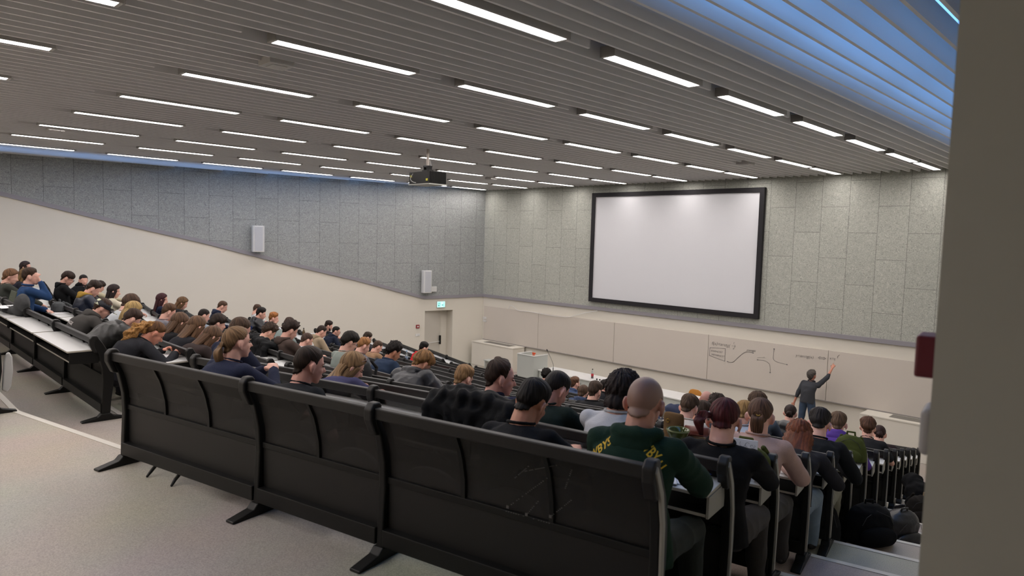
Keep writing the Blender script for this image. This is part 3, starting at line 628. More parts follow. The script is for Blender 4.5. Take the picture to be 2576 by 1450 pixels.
def lock_mesh(secs,n=30,ridge=.10,freq=(9,17),seed=0,bump=0):
    """long hair, ponytails, plaits: ridged loft with strand UVs"""
    ns=[]
    K=22; P=np.array([np.concatenate([V(*c),A,B]) for c,A,B in secs]); t=np.linspace(0,len(secs)-1,K)
    out=np.array([[np.interp(tt,range(len(secs)),P[:,j]) for j in range(9)] for tt in t])
    for _ in range(3): out[1:-1]=(out[:-2]+2*out[1:-1]+out[2:])/4
    vs=[];uv=[]
    for i in range(K):
        c,A,B=out[i][:3],out[i][3:6],out[i][6:9]
        for k in range(n):
            a=2*PI*k/n; r=1+ridge*(.6*math.sin(a*freq[0]+seed+i*.12)+.4*math.sin(a*freq[1]+2*seed-i*.2))+bump*math.sin(i*1.9+a*3+seed)*math.sin(a*5+i*1.1)
            vs.append(c+r*(math.cos(a)*A+math.sin(a)*B)); uv.append((k/n*.6,i/K*1.4))
    fs=[(i*n+k,i*n+(k+1)%n,(i+1)*n+(k+1)%n,(i+1)*n+k) for i in range(K-1) for k in range(n)]+[tuple(range(n))[::-1],tuple(range((K-1)*n,K*n))]
    me=bpy.data.meshes.new('lock'); me.from_pydata([tuple(v) for v in vs],[],fs); l=me.uv_layers.new(name='UVMap'); uv=np.array(uv)
    li=np.empty(len(me.loops),int); me.loops.foreach_get('vertex_index',li); l.data.foreach_set('uv',uv[li].ravel())
    bm=bmesh.new(); bm.from_mesh(me); bmesh.ops.recalc_face_normals(bm,faces=bm.faces); bm.to_mesh(me); bm.free()
    me.polygons.foreach_set('use_smooth',[True]*len(me.polygons)); return me
HS={ # line, top, side, strand amp, bump
 'crew':('m',.010,.002,.0012,0),'short':('m',.018,.006,.0025,0),'side':('m',.026,.006,.005,.002),'quiff':('m',.034,.005,.005,.003),'fringe':('fringe',.026,.014,.004,0),
 'messy':('messy',.034,.020,.008,.005),'curly':('m',.042,.022,.003,.018),'shaved':('m',.0005,-.001,.0,0),'recede':('recede',.022,.010,.006,.002),'fluffy':('messy',.034,.026,.008,.007),
 'longf':('f',.016,.016,.003,0),'bob':('bob',.018,.024,.004,0),'updo':('updo',.010,.006,.0025,0),'shaggy':('bob',.030,.030,.007,.006),'bald':('m',-.004,-.004,0,0)}
def ik(S,W,l1,l2,pole):
    S,W=V(*S),V(*W); d=W-S; L=np.linalg.norm(d); Lm=min(L,(l1+l2)*.985); d=d/max(L,1e-6); W=S+d*Lm
    a=(l1*l1-l2*l2+Lm*Lm)/(2*Lm); h=math.sqrt(max(0,l1*l1-a*a)); p=unit(pole-d*(pole@d)); return S+d*a+p*h, W
def add_hand(b,w,d,nrm,side,curl=.9,s=1.0,point=False):
    """palm, four separate fingers and a thumb from the side of the palm; d: forearm direction, nrm: back of the hand"""
    d=unit(d); nrm=unit(nrm-d*(nrm@d)); lat=np.cross(d,nrm)*side
    pc=w+d*.045*s; b.ell(pc,lat*.040*s,d*.050*s,nrm*.015*s)
    Ls=[.070,.078,.073,.058]
    for i in range(4):
        o=w+d*.080*s+lat*(.030-.020*i)*s; c=curl*(1+.12*i) if not (point and i==0) else .15
        p=[o]; a=0
        for j,q in enumerate((.45,.32,.23)):
            a+=c*(.55,.9,.7)[j]; p.append(p[-1]+(d*math.cos(a)-nrm*math.sin(a))*Ls[i]*q*s)
        b.chain(p,[.0095*s,.0088*s,.0082*s,.0075*s])
    t0=w+d*.025*s+lat*.030*s; t1=t0+(d*.6+lat*.65-nrm*.25)*.036*s; t2=t1+(d*.85+lat*.05-nrm*.5)*.032*s
    b.chain([t0,t1,t2],[.013*s,.0105*s,.009*s])
FIG={}
def figure(name_key,label,head,facing,pel,Fz,hair='short',hcol='#3a2a20',top='tee',tcol='#333333',legcol='#23242a',pose='write',yaw=0,pitch=20,roll=0,s=.98,
           skin='#e2bba9',fine=1,seed=0,lead=1,extras=(),legs=True,wr=None,twist=0,hood=None,group='people seated in the lecture hall',stand=None,collar=None,hl=1.55):
    hc=V(*head); up=V(0,0,1); f0=unit(V(facing[0],facing[1],0)); r0=np.cross(f0,up)
    rot=lambda v,ax,a: np.array(Matrix.Rotation(a,3,Vector(ax))@Vector(v))
    F=rot(f0,up,rad(yaw)); Rr=np.cross(F,up); F=rot(F,Rr,-rad(pitch)); U=np.cross(Rr,F)
    if roll: Rr=rot(Rr,F,rad(roll)); U=rot(U,F,rad(roll))
    s=s*1.0
    nb=hc+s*(-U*.105-F*.045)+V(0,0,-.035*s)
    P=V(*pel)
    tv=nb-P; L=np.linalg.norm(tv); tu=tv/L; sx=rot(r0,up,rad(twist)); sx=unit(sx-tu*(sx@tu)); fr=np.cross(tu,sx); fr=fr if fr@f0>0 else -fr
    bul=math.sqrt(max(0,(.55*s)**2-L*L))*.45+.02
    mid=(P+nb)/2-fr*bul
    def spine(t): return (1-t)**2*P+2*t*(1-t)*mid+t*t*nb + (mid-(P+nb)/2)*0
    wm={'tee':0,'sweater':.006,'hoodie':.012,'jacket':.016,'puffer':.036,'shirt':.004,'parka':.030}[top]
    root=thing('person',label,'person',(P[0],P[1],Fz if stand is None else stand),math.atan2(f0[1],f0[0]),group)
    root['posture']='seated' if stand is None else 'standing'
    def secs(e):
        W=[(0,.165,.118),(.18,.158,.112),(.42,.152,.112),(.68,.172,.118),(.86,.165,.100),(.96,.105,.072),(1.0,.070,.058)]
        return [(spine(t)-tu*(.0 if t else .07*s),sx*(a*s+e),fr*(b_*s+e)) for t,a,b_ in W]
    sh=[nb-tu*.062*s+sx*.170*s*k+fr*.0 for k in (1,-1)]
    # arms
    l1,l2=.285*s,.255*s
    dz=Fz+.71; ax=[]
    fw=lambda a,b_,z: P+f0*a+r0*b_+V(0,0,z-P[2])
    if wr is None:
        reach=float((sh[0]-P)@f0)+.30
        rv=min(max(reach,.44),.66)
        W={'write':[fw(rv,.13,dz+.045),fw(rv-.03,-.16,dz+.045)],'folded':[fw(rv-.05,-.06,dz+.05),fw(rv-.02,.08,dz+.09)],
           'chin':[hc-U*.17*s+F*.06+Rr*.05,fw(rv-.06,-.14,dz+.045)],'chinl':[fw(rv,.13,dz+.045),hc-U*.17*s+F*.06-Rr*.05],'lap':[fw(.30,.12,Fz+.66),fw(.30,-.12,Fz+.66)],
           'clasp':[fw(rv+.02,.05,dz+.17),fw(rv+.02,-.045,dz+.16)],'face':[hc-U*.07+F*.12+Rr*.03,fw(rv-.1,-.12,dz+.045)]}[pose]
    else: W=[V(*wr[0]),V(*wr[1])]
    arms=[]
    for k,(S_,w_) in enumerate(zip(sh,W)):
        sd=1 if k==0 else -1
        pole=sx*sd*.9-tu*.7-f0*.25 if stand is None else sx*sd*.3-up*.8-f0*.3
        if stand is None and pose in('chin','chinl','face') and np.linalg.norm(w_-hc)<.3: pole=-up*1.0+sx*sd*.25
        E_,w2=ik(S_,w_,l1,l2,pole); arms.append((S_,E_,w2,sd))
    # legs
    hip=[P+sx*.085*s*k-tu*.02 for k in (1,-1)]
    if stand is None:
        kn_=[P+f0*.42*s+r0*(.13*k)+V(0,0,Fz+.50-P[2]) for k in (1,-1)]; an=[P+f0*(.47+.05*k)*s+r0*(.12*k)+V(0,0,Fz+.09-P[2]) for k in (1,-1)]
    else:
        kn_=[V(hip[i][0],hip[i][1],stand+.50)+r0*(.05*k)+f0*.03 for i,k in ((0,1),(1,-1))]; an=[V(hip[i][0],hip[i][1],stand+.09)+r0*(.07*k) for i,k in ((0,1),(1,-1))]
    # body, one continuous surface
    vox={2:.0055,1:.009,0:.014}[fine]
    b=Blob()
    b.ell(hc+s*(U*.024-F*.010),Rr*.0755*s,F*.0960*s,U*.0925*s,True)
    b.ell(hc+s*(-U*.035+F*.022),Rr*.060*s,F*.072*s,U*.070*s,True)
    b.ell(hc+s*(-U*.078+F*.042),Rr*.046*s,F*.048*s,U*.036*s)
    b.ell(hc+s*(-U*.102+F*.068),Rr*.022*s,F*.020*s,U*.018*s)
    b.ell(hc+s*(U*.022+F*.072),Rr*.054*s,F*.018*s,U*.012*s)
    for k in (1,-1):
        b.ell(hc+s*(-U*.028+F*.062+Rr*.036*k),Rr*.020*s,F*.020*s,U*.020*s)
        ec=hc+s*(Rr*.0790*k-F*.004-U*.014)
        b.cap(ec,ec+s*(Rr*.008*k-F*.006),.014*s,.012*s)
        for (fa,ua),(fb,ub) in zip(((.008,-.030),(-.010,-.020),(-.018,.004),(-.012,.024),(.004,.028)),((-.010,-.020),(-.018,.004),(-.012,.024),(.004,.028),(.012,.014))):
            b.cap(ec+s*(Rr*k*(.004-fa*.55)+F*fa+U*ua),ec+s*(Rr*k*(.004-fb*.55)+F*fb+U*ub),.0078*s,.0078*s)
        b.ell(ec+s*(Rr*k*.006-F*.006),Rr*.005*s+F*.003*s,F*.012*s,U*.022*s)
    b.cap(hc+s*(F*.088+U*.004),hc+s*(F*.110-U*.030),.008*s,.0125*s)
    b.ell(hc+s*(F*.098-U*.033),Rr*.017*s,F*.011*s,U*.009*s)
    b.ell(hc+s*(F*.089-U*.064),Rr*.023*s,F*.010*s,U*.006*s); b.ell(hc+s*(F*.086-U*.074),Rr*.020*s,F*.011*s,U*.006*s)
    b.cap(hc+s*(-U*.055-F*.028),nb-tu*.02,.061*s,.067*s); b.cap(nb-tu*.0,nb-tu*.05*s,.06*s,.085*s)
    b.loft(secs(-.020))
    for S_,E_,w_,sd in arms:
        b.cap(nb-tu*.05*s,S_,.055*s,.048*s); b.chain([S_,E_],[.047*s,.038*s]); b.chain([E_,w_],[.037*s,.025*s])
    for (S_,E_,w_,sd),k in zip(arms,(0,1)):
        d_=unit(w_-E_)
        nrm=up if stand is None else -f0
        if abs(d_@nrm)>.85: nrm=-f0+up*.2
        add_hand(b,w_,d_,nrm,-sd,curl=1.0 if pose!='clasp' else 1.25,s=s,point=(pose=='board' and k==0))
    if legs:
        for h_,k_,a_ in zip(hip,kn_,an): b.chain([h_,k_],[.075*s,.052*s]); b.chain([k_,a_],[.05*s,.035*s])
    bo=wlink('body',b.skin(vox,3,name='body'),skin_mat(skin),root)
    # top garment
    col=cloth(tcol,'puffer' if top in('puffer','parka') else 'knit'); g=Blob(); g.loft(secs(wm+.004))
    ar=(.062,.052,.040) if top!='puffer' else (.085,.075,.055)
    short=(top=='tee')
    for S_,E_,w_,sd in arms:
        g.cap(nb-tu*.055*s,S_,.060*s+wm*.5,.056*s+wm*.6)
        if short: g.chain([S_,S_+(E_-S_)*.72],[ar[0]*s,.060*s])
        else:
            cuff=w_-unit(w_-E_)*(.02 if pose!='board' else .17)
            g.chain([S_,E_],[ar[0]*s+wm*.45,ar[1]*s+wm*.4]); g.chain([E_,cuff],[ar[1]*s+wm*.4,ar[2]*s+wm*.25])
    amp={'tee':.006,'sweater':.006,'hoodie':.009,'jacket':.010,'puffer':.012,'shirt':.008,'parka':.010}[top]
    gname={'tee':'t_shirt','sweater':'sweater','hoodie':'hooded_sweater','jacket':'jacket','puffer':'puffer_jacket','shirt':'shirt','parka':'parka'}[top]
    gv={2:.009,1:.013,0:.019}[fine]
    go=wlink(gname,g.skin(gv,3,folds(amp,seed,1.0 if top!='puffer' else .9),name=gname),col,root)
    if top in('hoodie','puffer','parka') or hood:
        hb=Blob(); rr=.080*s
        for i in range(9):
            a0=rad(-125+250*i/9); a1=rad(-125+250*(i+1)/9)
            q=lambda a: nb-fr*math.cos(a)*rr*1.05+sx*math.sin(a)*rr*1.2+tu*(.012-.030*math.cos(a)*0)
            th_=lambda a: (.025+.014*math.cos(a))*s
            hb.cap(q(a0),q(a1),th_(a0),th_(a1))
        hb.ell(nb-fr*.088*s-tu*.022*s,sx*.098*s,fr*.040*s,tu*.055*s+fr*.015)
        ho=wlink('hood',hb.skin(gv,3,folds(.010,seed+5,1.2),name='hood'),cloth(hood,'knit') if hood else col,root)
    elif top in('shirt','jacket','sweater','tee'):
        cb=Blob(); pts=[nb-fr*math.cos(a)*.069*s+sx*math.sin(a)*.074*s+tu*(.012 if top!='shirt' else .02)+fr*.006 for a in np.linspace(-2.6,2.6,12)]
        cb.chain(pts,[(.009 if top in('tee','sweater') else .018)*s]*12)
        wlink('collar',cb.skin(max(gv*.6,.006),2,name='collar'),cloth(collar,'knit') if collar else col,root)
    # trousers and shoes
    if legs:
        t_=Blob(); t_.loft([(P-tu*.07*s,sx*.155*s,fr*.125*s),(P+tu*.03*s,sx*.162*s,fr*.122*s),(P+tu*.10*s,sx*.155*s,fr*.115*s)])
        for h_,k_,a_ in zip(hip,kn_,an): t_.chain([h_,k_],[.094*s,.072*s]); t_.chain([k_,a_+V(0,0,-.02)],[.070*s,.052*s])
        wlink('trousers',t_.skin(gv,3,folds(.008,seed+2),name='trousers'),cloth(legcol,'denim'),root)
        for a_ in an:
            sb=Blob(); sb.ell(a_+f0*.07-V(0,0,.035),f0*.14*s,r0*.048*s,up*.042*s); sb.cap(a_,a_-V(0,0,.03),.045,.048)
            wlink('shoe',sb.skin(.012,2,name='shoe'),mat('shoe_dark','#1c1b1c',.6),root)
    # hair
    H=(hc,Rr,F,U,s); hm=hair_mat(hcol,hl); res={2:1.25,1:.8,0:.55}[fine]
    base={'long':'longf','pony':'updo','bun':'updo','curlypony':'updo','halfup':'longf','wild':'fluffy'}.get(hair,hair)
    ho=wlink('hair',hair_shell(H,HS[base],seed+1,res),hm if hair not in('shaved','bald') else skin_mat({'shaved':'#8b7467','bald':'#b08a80'}[hair]),root)
    back=hc-s*(F*.095-U*.0)
    dn=-up
    if hair in('long','wild','halfup'):
        n1=nb-fr*.085*s-tu*.02; w0=1.0 if hair!='wild' else 1.25
        S1=[(hc+s*(U*.06-F*.045),Rr*.070*s*w0,F*.050*s),(hc+s*(-U*.02-F*.062),Rr*.083*s*w0,F*.050*s*w0),(hc+s*(-U*.10-F*.070),Rr*.084*s*w0,F*.042*s*w0),
            (n1-tu*.02,sx*.095*s*w0,fr*.036*s*w0),(n1-fr*(.055+wm)-tu*.14*s,sx*.100*s*w0,fr*.030*s),(n1-fr*(.07+wm)-tu*.26*s,sx*.075*s,fr*.024*s),(n1-fr*(.065+wm)-tu*.33*s,sx*.030*s,fr*.012*s)]
        lo=wlink('long_hair',lock_mesh(S1,36,.07 if hair!='wild' else .09,(11,23),seed,bump=.0 if hair!='wild' else .13),hm,root)
        for k in (1,-1):
            S2=[(hc+s*(U*.03+Rr*.070*k+F*.01),F*.045*s,Rr*.014*s),(hc+s*(-U*.05+Rr*.080*k-F*.005),F*.045*s,Rr*.018*s),(hc+s*(-U*.12+Rr*.080*k-F*.015),F*.038*s,Rr*.020*s),(nb+sx*.09*s*k+fr*.01-tu*.06,fr*.034*s,sx*.020*s),(nb+sx*.10*s*k+fr*.06-tu*.16,fr*.016*s,sx*.012*s)]
            wlink('side_lock',lock_mesh(S2,20,.08,(7,13),seed+k,bump=.0 if hair!='wild' else .12),hm,root)
    if hair=='pony':
        t0=hc+s*(-F*.100-U*.005); 
        wlink('hair_tie',Blob().chain([t0+s*.016*(math.cos(a)*Rr+math.sin(a)*U)-F*.004 for a in np.linspace(0,6.28,9)],[.006*s]*9).skin(.005,1,name='tie'),mat('hair_tie_'+(extras[0] if extras else 'tan'),'#c9a04a' if not extras else extras[0],.7),root)
        wlink('ponytail',lock_mesh([(t0+F*.035,Rr*.026*s,U*.026*s),(t0+F*.005,Rr*.020*s,U*.020*s),(t0-s*(F*.022-dn*.0),Rr*.030*s,U*.026*s),(t0+s*(-F*.044+dn*.045),Rr*.042*s,F*.032*s),(t0+s*(-F*.040+dn*.11),Rr*.042*s,F*.032*s),(t0+s*(-F*.020+dn*.17),Rr*.024*s,F*.018*s),(t0+s*(-F*.012+dn*.20),Rr*.008*s,F*.007*s)],26,.10,(7,15),seed),hm,root)
    if hair=='loop':
        pass
    if hair=='bun':
        bb=hc+s*(-F*.108-U*.030)
        wlink('hair_bun',Blob().ell(bb,Rr*.040*s,F*.032*s,U*.040*s,True).ell(bb+Rr*.02*s+U*.02*s,Rr*.022*s,F*.02*s,U*.02*s).skin(.007,1,curls(.0045,seed,.8),name='bun'),hair_mat(hcol,hl,False),root)
    if hair=='curlypony':
        q0=hc+s*(U*.035-F*.090)
        bb=Blob().ell(q0,F*.045*s,Rr*.04*s,U*.045*s).chain([q0,q0-f0*.07+dn*.01,q0-f0*.15+dn*.04,q0-f0*.22+dn*.09,q0-f0*.27+dn*.15],[.050,.060,.056,.044,.022])
        wlink('curly_ponytail',bb.skin(.006,0,curls(.014,seed,.75),name='curls'),hair_mat('#a87c48',1.35,False),root)
    # face details
    if fine>=1:
        for k in (1,-1):
            e=Blob().ell(hc+s*(F*.083+Rr*.030*k+U*.002),Rr*.012*s,F*.009*s,U*.0045*s); wlink('eye',e.raw('eye'),mat('eye_dark','#3a2c26',.25),root,True)
            e=Blob().chain([hc+s*(F*.090+Rr*.014*k+U*.020),hc+s*(F*.088+Rr*.032*k+U*.026),hc+s*(F*.076+Rr*.050*k+U*.021)],[.004*s,.0042*s,.003*s]); wlink('eyebrow',e.raw('brow'),hm if hair not in('shaved','bald') else mat('brow_brown','#5a4034',.8),root,True)
        e=Blob().ell(hc+s*(F*.0975-U*.065),Rr*.019*s,F*.004*s,U*.0035*s).ell(hc+s*(F*.0955-U*.0735),Rr*.016*s,F*.004*s,U*.004*s); wlink('lips',e.raw('lips'),mat('lips_rose','#a8665f',.5),root,True)
    if 'glasses' in extras:
        e=Blob()
        for k in (1,-1):
            c_=hc+s*(F*.104+Rr*.032*k-U*.002); e.chain([c_+s*(.022*math.cos(a)*Rr+.018*math.sin(a)*U) for a in np.linspace(0,6.28,11)],[.002]*11); e.chain([c_+s*Rr*.022*k,hc+s*(Rr*.080*k+F*.02),hc+s*(Rr*.082*k-F*.01)],[.0022]*3)
        wlink('glasses',e.raw('glasses'),mat('glasses_frame','#1a1a1c',.3),root,True)
    if 'beard' in extras:
        e=Blob().ell(hc+s*(-U*.082+F*.042),Rr*.051*s,F*.050*s,U*.040*s).ell(hc+s*(-U*.05+F*.035),Rr*.0635*s,F*.045*s,U*.035*s); wlink('beard',e.skin(.007,1,curls(.0015,seed),name='beard'),hair_mat(hcol,hl,False),root)
    if 'headphones' in extras: pass
    FIG[name_key]=dict(root=root,hc=hc,nb=nb,tu=tu,sx=sx,fr=fr,f0=f0,r0=r0,P=P,arms=arms,top=go,F=F,U=U,R=Rr,s=s,dz=dz,Fz=Fz)
    return root
def decal(key,text,size,origin,xdir,ydir,m,name='print_lettering',rot=0,depth=.003):
    """lettering laid on the garment surface"""
    fg=FIG[key]; o=fg['top']; me=o.data; bvh=BVHTree.FromPolygons([v.co for v in me.vertices],[p.vertices[:] for p in me.polygons])
    x=unit(xdir); y=unit(ydir-x*(ydir@x)); n=np.cross(x,y)
    tm=text_mesh(text,size,Matrix.Rotation(rad(rot),4,'Z'),0,0,size*.02)
    bm=bmesh.new(); bm.from_mesh(tm); bmesh.ops.subdivide_edges(bm,edges=[e for e in bm.edges if e.calc_length()>.015],cuts=1); 
    for v in bm.verts:
        p=origin+x*v.co.x+y*v.co.y; h=bvh.ray_cast(Vector(p+n*.12),Vector(-n),.5)
        q=np.array(h[0]) if h[0] else p
        v.co=Vector(q+n*depth)
    bm.to_mesh(tm); bm.free(); return wlink(name,tm,m,fg['root'])
# ------------------------------------------------------------ the audience
def P_(key,label,hair='short',hcol='#33261e',top='sweater',tcol='#2a2c33',pose='write',yaw=0,pitch=25,roll=0,s=.98,leg='#22232a',skin='#e0b8a6',extras=(),**kw):
    n,k,hx,hy,hz=PPL[key]
    a,b=seg(n,k); d=unit(b-a); nrm=V(-d[1],d[0]); L=float(np.hypot(*(b-a))); sl=float((V(hx,hy)-a)@d); q=a+d*sl
    if k=='R': q=q+V(0,bow(n,sl/L))
    Fz=zf(n+1); P=V(*(q+nrm*.225),Fz+.56)
    depth=-.7025*hx+.708*hy-.0726*hz
    fine=2 if depth<4.3 else (1 if depth<8.2 else 0)
    figure(key,label,(hx,hy,hz),nrm,P,Fz,hair,hcol,top,tcol,leg,pose,yaw,pitch,roll,s,skin,fine,abs(hash(key))%97 if False else sum(map(ord,key))%97,extras=extras,legs=True,**kw)
DK='#211a17'
P_('shaved','person with shaved head in dark green hooded sweater with yellow lettering on the back','shaved',DK,'hoodie','#1d3328','write',0,18,s=1.0,leg='#1f2520',skin='#c49a88')
P_('dark58','person with short black hair and black top, left of the green hooded sweater','short','#1a1513','tee','#1a1a1c','write',-8,28,roll=5,s=.96,skin='#cf9f84')
P_('crew','person with dark brown crew cut in the back row, face turned to the right','crew','#2b2019','tee','#202226','lap',-22,12,s=1.0,skin='#d8ab9a')
P_('pony','person with light brown low ponytail, navy top and clasped hands in the back row','pony','#7d6247','sweater','#2a2f44','clasp',-14,2,s=.94,skin='#e4bba9')
P_('redhair','person with dark red pinned hair and black top in the second row, at the aisle','updo','#4a1a1c','sweater','#141416','write',6,30,s=1.0,skin='#e0b5a2',leg='#3a3532')
P_('shaggy','person with shaggy layered black hair in pale grey sweater, second row','shaggy','#241b1a','sweater','#c3c3c6','chinl',-4,26,s=1.0)
P_('dark59','person with faded black hair, head bowed left of the shaggy hair, second row','crew','#1c1614','tee','#1f2a26','write',-20,38,s=.98,skin='#d3a596')
P_('navyman','person with receding dark hair in navy polo in the second row, smiling to the right','recede','#33251e','shirt','#2c3046','lap',-46,10,s=1.0,skin='#e0b2a2')
P_('sunglass','person with wavy light brown hair and pushed-up sunglasses, face bowed, second row','long','#84694b','tee','#474768','write',-38,34,s=.98,skin='#e4bdaa')
P_('navybehind','brown-haired person in navy sweater half hidden behind the low ponytail','updo','#4a382b','sweater','#25293c','chinl',-5,25,s=.98)
P_('curlypony','person with long curly blond tail and charcoal sweater bent over a notebook','curlypony','#5e4128','sweater','#2c2d32','write',-12,42,s=1.0,skin='#dda28a')
P_('puffer','person in big black puffer jacket bent down left of the curly blond tail','side','#3b2b22','puffer','#232322','folded',-5,40,s=1.0)
P_('cap','person in grey hooded sweater with white back print and a patterned black cap','short','#3c2b22','hoodie','#4a4846','write',-10,34,s=1.0)
P_('blue','person in bright blue shirt resting a fist on the mouth at the far left','side','#3a2a20','shirt','#2b466e','face',-16,2,s=1.05)
P_('bob','person with brown shoulder-length bob and grey-green top at the left edge','longf','#6b4d36','sweater','#3f423d','write',-20,22,s=1.0)
P_('striped','person with long light brown hair and striped dark top behind the blue shirt','long','#6b5436','sweater','#23242e','write',-10,15,s=1.0)
P_('darkback','person with long dark hair against the wall behind the striped top','long','#2c201f','sweater','#26262a','lap',-24,2,s=1.02)
P_('hoodblack','person with dark fringe, glasses and black hooded sweater, third row left','fringe','#2d211c','hoodie','#1a1b1d','write',-14,28,s=1.08,extras=('glasses',))
P_('facing','bearded person with dark cropped hair turned towards the camera, third row far left','crew','#1c1817','hoodie','#141518','lap',-75,8,s=1.0,extras=('beard',))
P_('fur','person in navy parka with yellow fur-trimmed hood, leaning over the desk, third row','quiff','#2f231d','parka','#1e2536','write',-14,36,s=1.06,hood='#a8883e')
P_('behindfur','person with dark wavy hair just behind the fur-hooded parka','messy','#2f241c','sweater','#b8ad92','write',-5,28,s=1.0)
P_('longdark','person with very long straight dark hair and cream top by the left wall','long','#261a1a','sweater','#cfc7b4','write',-8,14,s=1.08)
P_('lightshirt','person with thick brown hair and light grey shirt, third row beside the blond one','messy','#4b382c','tee','#b9bec2','write',8,34,s=1.05)
P_('blond','person with long streaky blond hair in the third row, head down','long','#b39663','sweater','#b9bec2','write',0,34,s=1.0,hl=1.3)
P_('long1','leftmost of three people with long brown hair in the third row, black top','long','#5b4433','sweater','#222225','write',6,30,s=1.04)
P_('long2','middle one of three people with long brown hair in the third row','long','#634a36','sweater','#26262b','write',10,32,s=1.04)
P_('longlean','rightmost of three people with long brown hair in the third row, leaning over','long','#5a4230','sweater','#3a3130','write',0,44,s=1.04)
P_('shortbrown','person with short brown hair and grey top, fourth row behind the blond one','side','#553e2c','tee','#7a7880','write',-8,26,s=1.08)
P_('handchin','person with dark wavy hair supporting the chin with a hand, fourth row','messy','#2d221c','sweater','#26303f','chin',-14,20,s=1.05)
P_('darkm','person with short black hair in light blue-grey top, fifth row','crew','#221b18','tee','#8e9aa6','write',-6,22,s=1.0)
P_('pink','person with brown ponytail in pale pink sweater, elbow jutting over the desk at the aisle','pony','#5c4232','sweater','#bd9f95','write',4,26,s=1.0,leg='#3a3837')
P_('auburn','person with wavy auburn hair bent low in ripped blue jeans, fourth row at the aisle','wild','#6b3a22','sweater','#2b2a2e','write',6,52,s=1.0,leg='#7b8c9c')
P_('fluffy','person with fluffy golden brown hair in dark padded jacket, fourth row','fluffy','#7a5a38','puffer','#22242a','write',-20,46,s=1.04,skin='#cfa38c')
P_('fair','person with short fair hair seen from behind, fourth row','side','#8b6c4b','tee','#272b40','write',-10,24,s=1.05,hl=1.35)
P_('blackswt','person with glossy black hair and black sweater in beige trousers, fifth row at the aisle','side','#211b1a','sweater','#1b1d20','write',2,34,s=1.08,leg='#8d8a7b')
P_('fade','person with brown hair faded at the neck, fifth row behind the canvas bag','side','#4a392c','tee','#cfc8c0','write',-4,30,s=1.0)
P_('blackhairgreen','person with thick black hair, glasses and sage green t-shirt, fifth row','messy','#19150f','tee','#8d9690','write',-14,26,s=1.04,extras=('glasses',))
P_('curlbrown','person with curly dark hair in brown hooded sweater, fifth row','curly','#2d211b','hoodie','#51443f','write',-10,30,s=1.06)
P_('cream','person with dark curly hair in cream hooded top, fifth row beside the brown hooded sweater','curly','#3a2c22','hoodie','#cbc5a9','write',-8,42,s=1.04)
P_('buzz','person with buzz cut in black and white hooded top, sixth row','crew','#4a382f','hoodie','#26262a','write',-8,26,s=1.04,hood='#c9cbd2')
P_('gingergrey','person with ginger hair and dark grey t-shirt, sixth row','side','#9a6b42','tee','#62636a','write',-14,28,s=1.0,hl=1.35)
P_('curlynavy','person with curly black hair in navy jacket with dark collar, sixth row','curly','#17120f','jacket','#2c394f','write',-18,30,s=1.08,skin='#b58468')
P_('beard63','dark-haired bearded person looking down beside the faded brown hair, sixth row','side','#35281f','tee','#3a3a40','write',-30,34,s=1.0,extras=('beard',),skin='#b8866c')
P_('blond68','person with dark blond hair half hidden behind the ponytail, sixth row','side','#9a7a4e','tee','#a9b3c4','write',-4,28,s=1.0,hl=1.3)
P_('navyhood','person with cropped brown hair in navy hooded sweater by the left wall','crew','#4a3628','hoodie','#2b3246','chin',-12,26,s=1.04)
P_('brownlong','person with long brown hair and dark top over the desk by the left wall','long','#5f4730','sweater','#26262a','write',-12,30,s=1.02)
P_('darkred','person with long dark red hair in navy top by the left wall, fifth row','long','#3b1d22','sweater','#1b2238','chin',-10,12,s=1.04)
P_('blackpuff','person with black hair in black puffer jacket by the left wall, seventh row','quiff','#1c1716','puffer','#1f2024','write',-16,18,s=1.06)
P_('gingerR','person with ginger quiff in dark navy jacket, seventh row by the left wall','quiff','#9c6638','hoodie','#232838','chin',-20,12,s=1.0,hl=1.35)
P_('behindpuff','brown-haired person with white collar half hidden behind the black puffer jacket','side','#4b372a','tee','#d0d0d0','write',-6,20,s=1.0)
P_('behindcurl','person with brown hair and grey-green t-shirt behind the curly-haired one, seventh row','side','#3c2c24','tee','#84908e','write',-6,28,s=1.05)
P_('beige','person with short dark hair in beige hooded jacket, seventh row','crew','#2d211b','hoodie','#a08f78','write',-14,30,s=1.0)
P_('tan','person with short brown hair in tan sweater, eighth row','crew','#463529','sweater','#94765c','write',-10,30,s=1.0)
P_('blackjk','person with short brown hair, large ears and black jacket, seventh row seen from behind','side','#3d3027','jacket','#1a1b1e','write',-10,20,s=1.06,extras=('glasses',))
P_('curly65','person with dark curly hair hidden behind the dark red hair, seventh row','curly','#2c221c','tee','#2c2d31','write',0,26,s=1.0)
P_('curly67','person with tousled brown hair just above the ponytail, seventh row','messy','#4a382a','tee','#55606c','write',0,24,s=1.1)
P_('purple','person with short fair-brown hair in purple sweater, seventh row at the aisle','side','#5f4b3a','hoodie','#5a3f92','write',2,24,s=1.04)
P_('bald','person with closely shaved balding head and dark collar, eighth row','bald',DK,'shirt','#2a2f45','write',4,26,s=1.04,skin='#b28c84')
P_('navyglass','person with black hair and glasses in navy jacket, ninth row by the left wall','crew','#17130f','hoodie','#202636','write',-20,14,s=1.0,extras=('glasses',))
P_('far41','person with dark hair and glasses behind the ginger one, ninth row','side','#33281f','tee','#3a3b40','write',-18,30,s=1.0,extras=('glasses',))
P_('beard','dark-haired bearded person by the left wall, tenth row','quiff','#2a1f1a','tee','#222226','write',-20,18,s=1.08,extras=('beard',))
P_('red','person with black hair in bright red hooded sweater, tenth row','quiff','#15110f','hoodie','#c4262e','write',-16,22,s=1.05)
P_('whitefar','person with dark hair and white shirt half hidden behind the receding dark hair','side','#33271f','tee','#d8d8d8','write',0,28,s=1.05)
